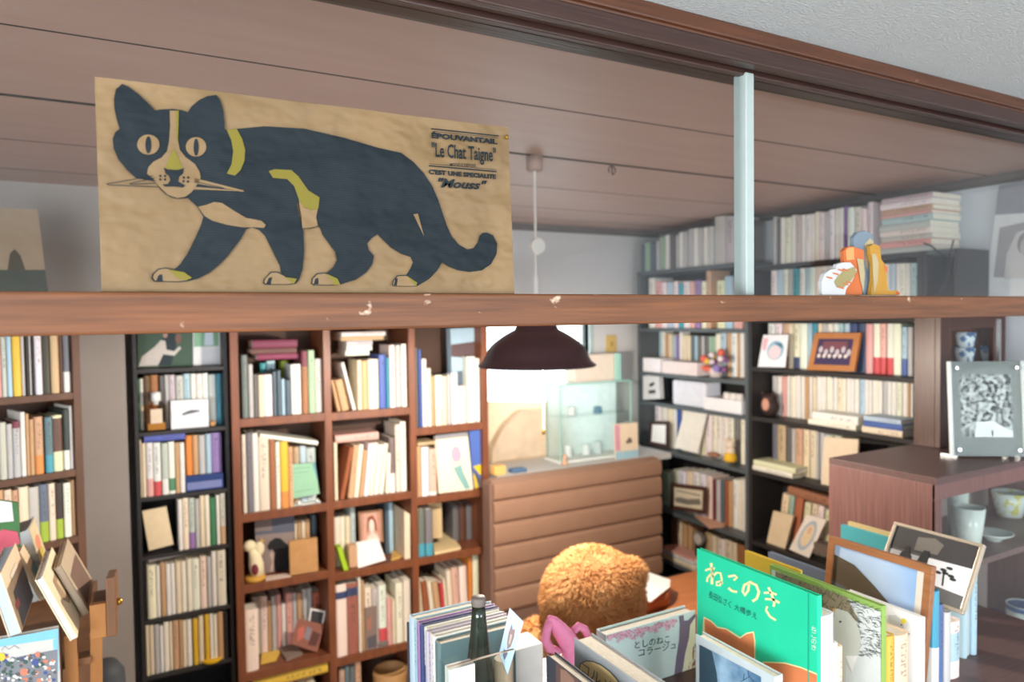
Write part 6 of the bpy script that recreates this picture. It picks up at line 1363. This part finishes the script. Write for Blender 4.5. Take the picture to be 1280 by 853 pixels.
q_ = Y(148.5, 752, yn+.02); MB().ball(q_, .008, 10).build('screw', m_brass, rk, smooth=True)
MB().box((Y(80, 800, yn).x, yn, 0), (Y(96, 800, yn).x, yn+.04, zr_-.022)).build('post', m_racklit, rk)
MB().prism([(Y(112, 853, yn).x-.03, yn+.03, 0), (Y(124, 853, yn).x-.02, yn+.03, 0), (Y(127, 800, yn).x, yn+.03, zc0), (Y(112, 800, yn).x, yn+.03, zc0)], (0, .03, 0)).build('leg', m_racklit, rk)
def leanbook(label, NT, NB, FTp, th, mcover, mprint_art, ynn, spine_col):
    A_, B_ = Y(*NT, ynn), Y(*NB, ynn); far = X(FTp[0], FTp[1], A_.x); dep = V((0, min(.21, max(.05, far.y-ynn)), 0)); upv = A_-B_
    n = dep.cross(upv).normalized(); n = n if n.x > 0 else -n      # cover looks right and up
    root = thing('picture_book', label, 'book', B_+dep/2-n*th/2)
    t = .0022
    MB().prism([B_, B_+dep, B_+dep+upv, B_+upv], -n*t).prism([p-n*(th-t) for p in (B_, B_+dep, B_+dep+upv, B_+upv)], -n*t).build('cover', mcover, root)
    MB().prism([p-n*t for p in (B_+dep*.01, B_+dep*.97, B_+dep*.97+upv*.98, B_+dep*.01+upv*.98)], -n*(th-2*t)).build('pages', spine_col, root)
    def q(s, tt, k=0.): return B_+upv*(1-tt)+dep*s+n*(.0006+k*.0004)
    mprint_art(q, root)
m_blue_e = P_(196, 216, 232)
leanbook('cream picture book with a sepia cover photo, leaning rightmost in the rack', (53, 721), (97, 797), (73, 690), .014, P_(238, 222, 188), art_polys([(P_(168, 140, 112), [(.25, .22), (.62, .2), (.75, .35), (.72, .62), (.4, .68), (.22, .5)], 0), (P_(206, 182, 150), [(.35, .3), (.55, .28), (.6, .5), (.42, .55)], 1)]), yn-.05, P_(220, 226, 232))
leanbook('greyish picture book leaning just behind the cream one in the rack', (76, 706), (112, 766), (92, 690), .014, P_(190, 172, 146), art_polys([(P_(120, 96, 84), rect(.1, .3, .9, .9), 0)]), yn+.05, P_(214, 200, 180))
leanbook('leftmost leaning picture book in the rack, pale blue edge and dark picture', (1, 716), (27, 791), (20, 694), .022, P_(232, 208, 178), art_polys([(P_(104, 108, 124), [(.2, .45), (.98, .40), (.98, .98), (.1, .98)], 0), (P_(196, 110, 120), [(.1, .6), (.3, .58), (.3, .7), (.1, .7)], 1), (P_(226, 214, 196), [(.3, .2), (.7, .2), (.7, .34), (.3, .34)], 1)]), yn-.05, m_blue_e)
leanbook('picture book with a teal and slate picture, second from the left in the rack', (25, 690), (57, 748), (37, 676), .012, P_(234, 210, 178), art_polys([(P_(92, 150, 168), [(.05, .4), (.95, .3), (.95, .5), (.05, .6)], 0), (P_(88, 100, 120), [(.05, .6), (.95, .5), (.95, .96), (.05, .96)], 0)]), yn+.16, P_(226, 206, 180))
leanbook('tall grey backed picture book with a flowery cover standing in the rack', (35, 661), (64, 745), (42, 641), .04, P_(176, 178, 176), art_polys([(P_(222, 206, 168), rect(.02, .02, .98, .98), 0), (P_(232, 150, 120), ell(.5, .3, .3, .1, 12), 1), (P_(214, 190, 80), ell(.5, .45, .25, .08, 12), 1), (P_(120, 160, 96), ell(.4, .62, .25, .08, 12), 1), (P_(220, 130, 120), ell(.6, .8, .28, .09, 12), 1)]), yn+.22, P_(172, 176, 176))
pfl = [Y(-30, 622, yn+.22), Y(22, 629, yn+.22), Y(27, 700, yn+.22), Y(-30, 712, yn+.22)]
poster('picture_book', 'green picture book with a pink flower at the far left edge of the rack', 'book', pfl, .01, P_(70, 120, 70), [(P_(226, 226, 226), [(0, 0), (.86, .0), (.88, .32), (0, .38)], 0), (P_(206, 92, 110), [(.3, .62), (.6, .45), (.95, .5), (1, .7), (.6, .85), (.3, .8)], 1)])
yv = yn-.035
a_, c_ = Y(-60, 806, yv), Y(72.5, 786, yv); zt_ = c_.z
pbk = thing('picture_book', 'picture book with a crowd of painted figures, facing out on the rack front', 'book', ((a_.x+c_.x)/2, yv, zt_-.36))
MB().box((a_.x, yv, zt_-.36), (c_.x, yv+.004, zt_)).box((a_.x, yv+.014, zt_-.36), (c_.x, yv+.018, zt_)).build('cover', P_(206, 206, 200), pbk); MB().box((a_.x, yv+.004, zt_-.357), (c_.x-.003, yv+.014, zt_-.003)).build('pages', m_paper, pbk)
MB().box((a_.x, yv+.018, zt_-.37), (c_.x, yv+.026, zt_-.362)).build('ledge_clip', m_leftc, pbk) if False else None
def pq(u, v, k=0.): p = Y(u, v, yv); return V((min(max(p.x, a_.x), c_.x), yv-.0006-k*.0004, min(p.z, zt_)))
mb = MB(); mb.face([pq(*p) for p in ((-60, 806), (73, 786), (73, 798), (-60, 818))], 0); rr = random.Random(2)
mb.face([pq(66, 800), pq(73, 798), pq(73, 840), pq(68, 830)], 0)
mb.face([pq(*p, .6) for p in ((-60, 836), (20, 822), (72, 812), (72, 900), (-60, 900))], 7)
for _ in range(190):
    x_, y_ = rr.uniform(-10, 69), rr.uniform(818, 868); r_ = rr.uniform(1.4, 3.6)
    kk_ = rr.uniform(1, 3); mb.face([pq(u, v, kk_) for u, v in ell(x_, y_, r_, r_*rr.uniform(.6, 1), 9)], rr.choice([1, 1, 2, 2, 5, 5, 7, 3, 4]))
for x_, y_, r_, mi in ((2, 821, 5, 6), (47, 818, 3.4, 4), (44, 828, 4.5, 3), (30, 840, 5, 4)): mb.face([pq(u, v, 4) for u, v in ell(x_, y_, r_, r_, 12)], mi)
add_stroke(mb, [(2, 813), (6, 808), (11, 812), (18, 807), (24, 811)], .8, lambda u, v: pq(u, v, 2), 7)
mb.build('cover_print', [P_(130, 196, 226), P_(70, 96, 90), P_(226, 224, 216), P_(78, 92, 150), P_(206, 130, 104), P_(96, 96, 100), P_(232, 200, 70), P_(130, 134, 140)], pbk)
q_ = Y(131, 828, 2.35)
tag(MB().lathe((q_.x, 2.35, 0), [(.06, 0), (.075, .3), (.05, q_.z-.03), (.03, q_.z)], 18).build('umbrella_bin', P_(70, 74, 78), smooth=True), 'dark grey bin standing on the floor before the grey column', 'bin')

# ================================================================== PLACE THE BOOKS
def parea(s):
    c = s['M'] @ V((0, 0, s['h']/2)); d = (c-C0).dot(CF); return s['w']*s['h']/(d*d)
NMAX = 292
order = sorted(range(len(SPECS)), key=lambda i: (not SPECS[i]['must'], -parea(SPECS[i])))
near_ = set(order[:NMAX])
far_v = MB(); pal = {}
for i, s in enumerate(SPECS):
    if i in near_: place(s)
    else:
        b = bookmesh(s['w'], s['d'], s['h'])
        mi = pal.setdefault(s['col'], len(pal)*1)
        off = len(far_v.v); far_v.v += [s['M'] @ p for p in b.v]
        for f, m_ in zip(b.f, b.m): far_v.f.append([j+off for j in f]); far_v.m.append(mi if m_ == 0 else 99)
if far_v.v:
    mats = [plain('far_book_'+PAL[c][0].replace(' ', '_'), PAL[c][1], .5, .35) for c in pal]; mats.append(m_paper)
    far_v.m = [len(mats)-1 if m_ == 99 else m_ for m_ in far_v.m]
    o = far_v.build('small_books', mats); tag(o, 'the small far books packed on the bookcases behind', 'books', None, 'stuff')
print('BOOKS', len(SPECS), 'placed', len(near_))
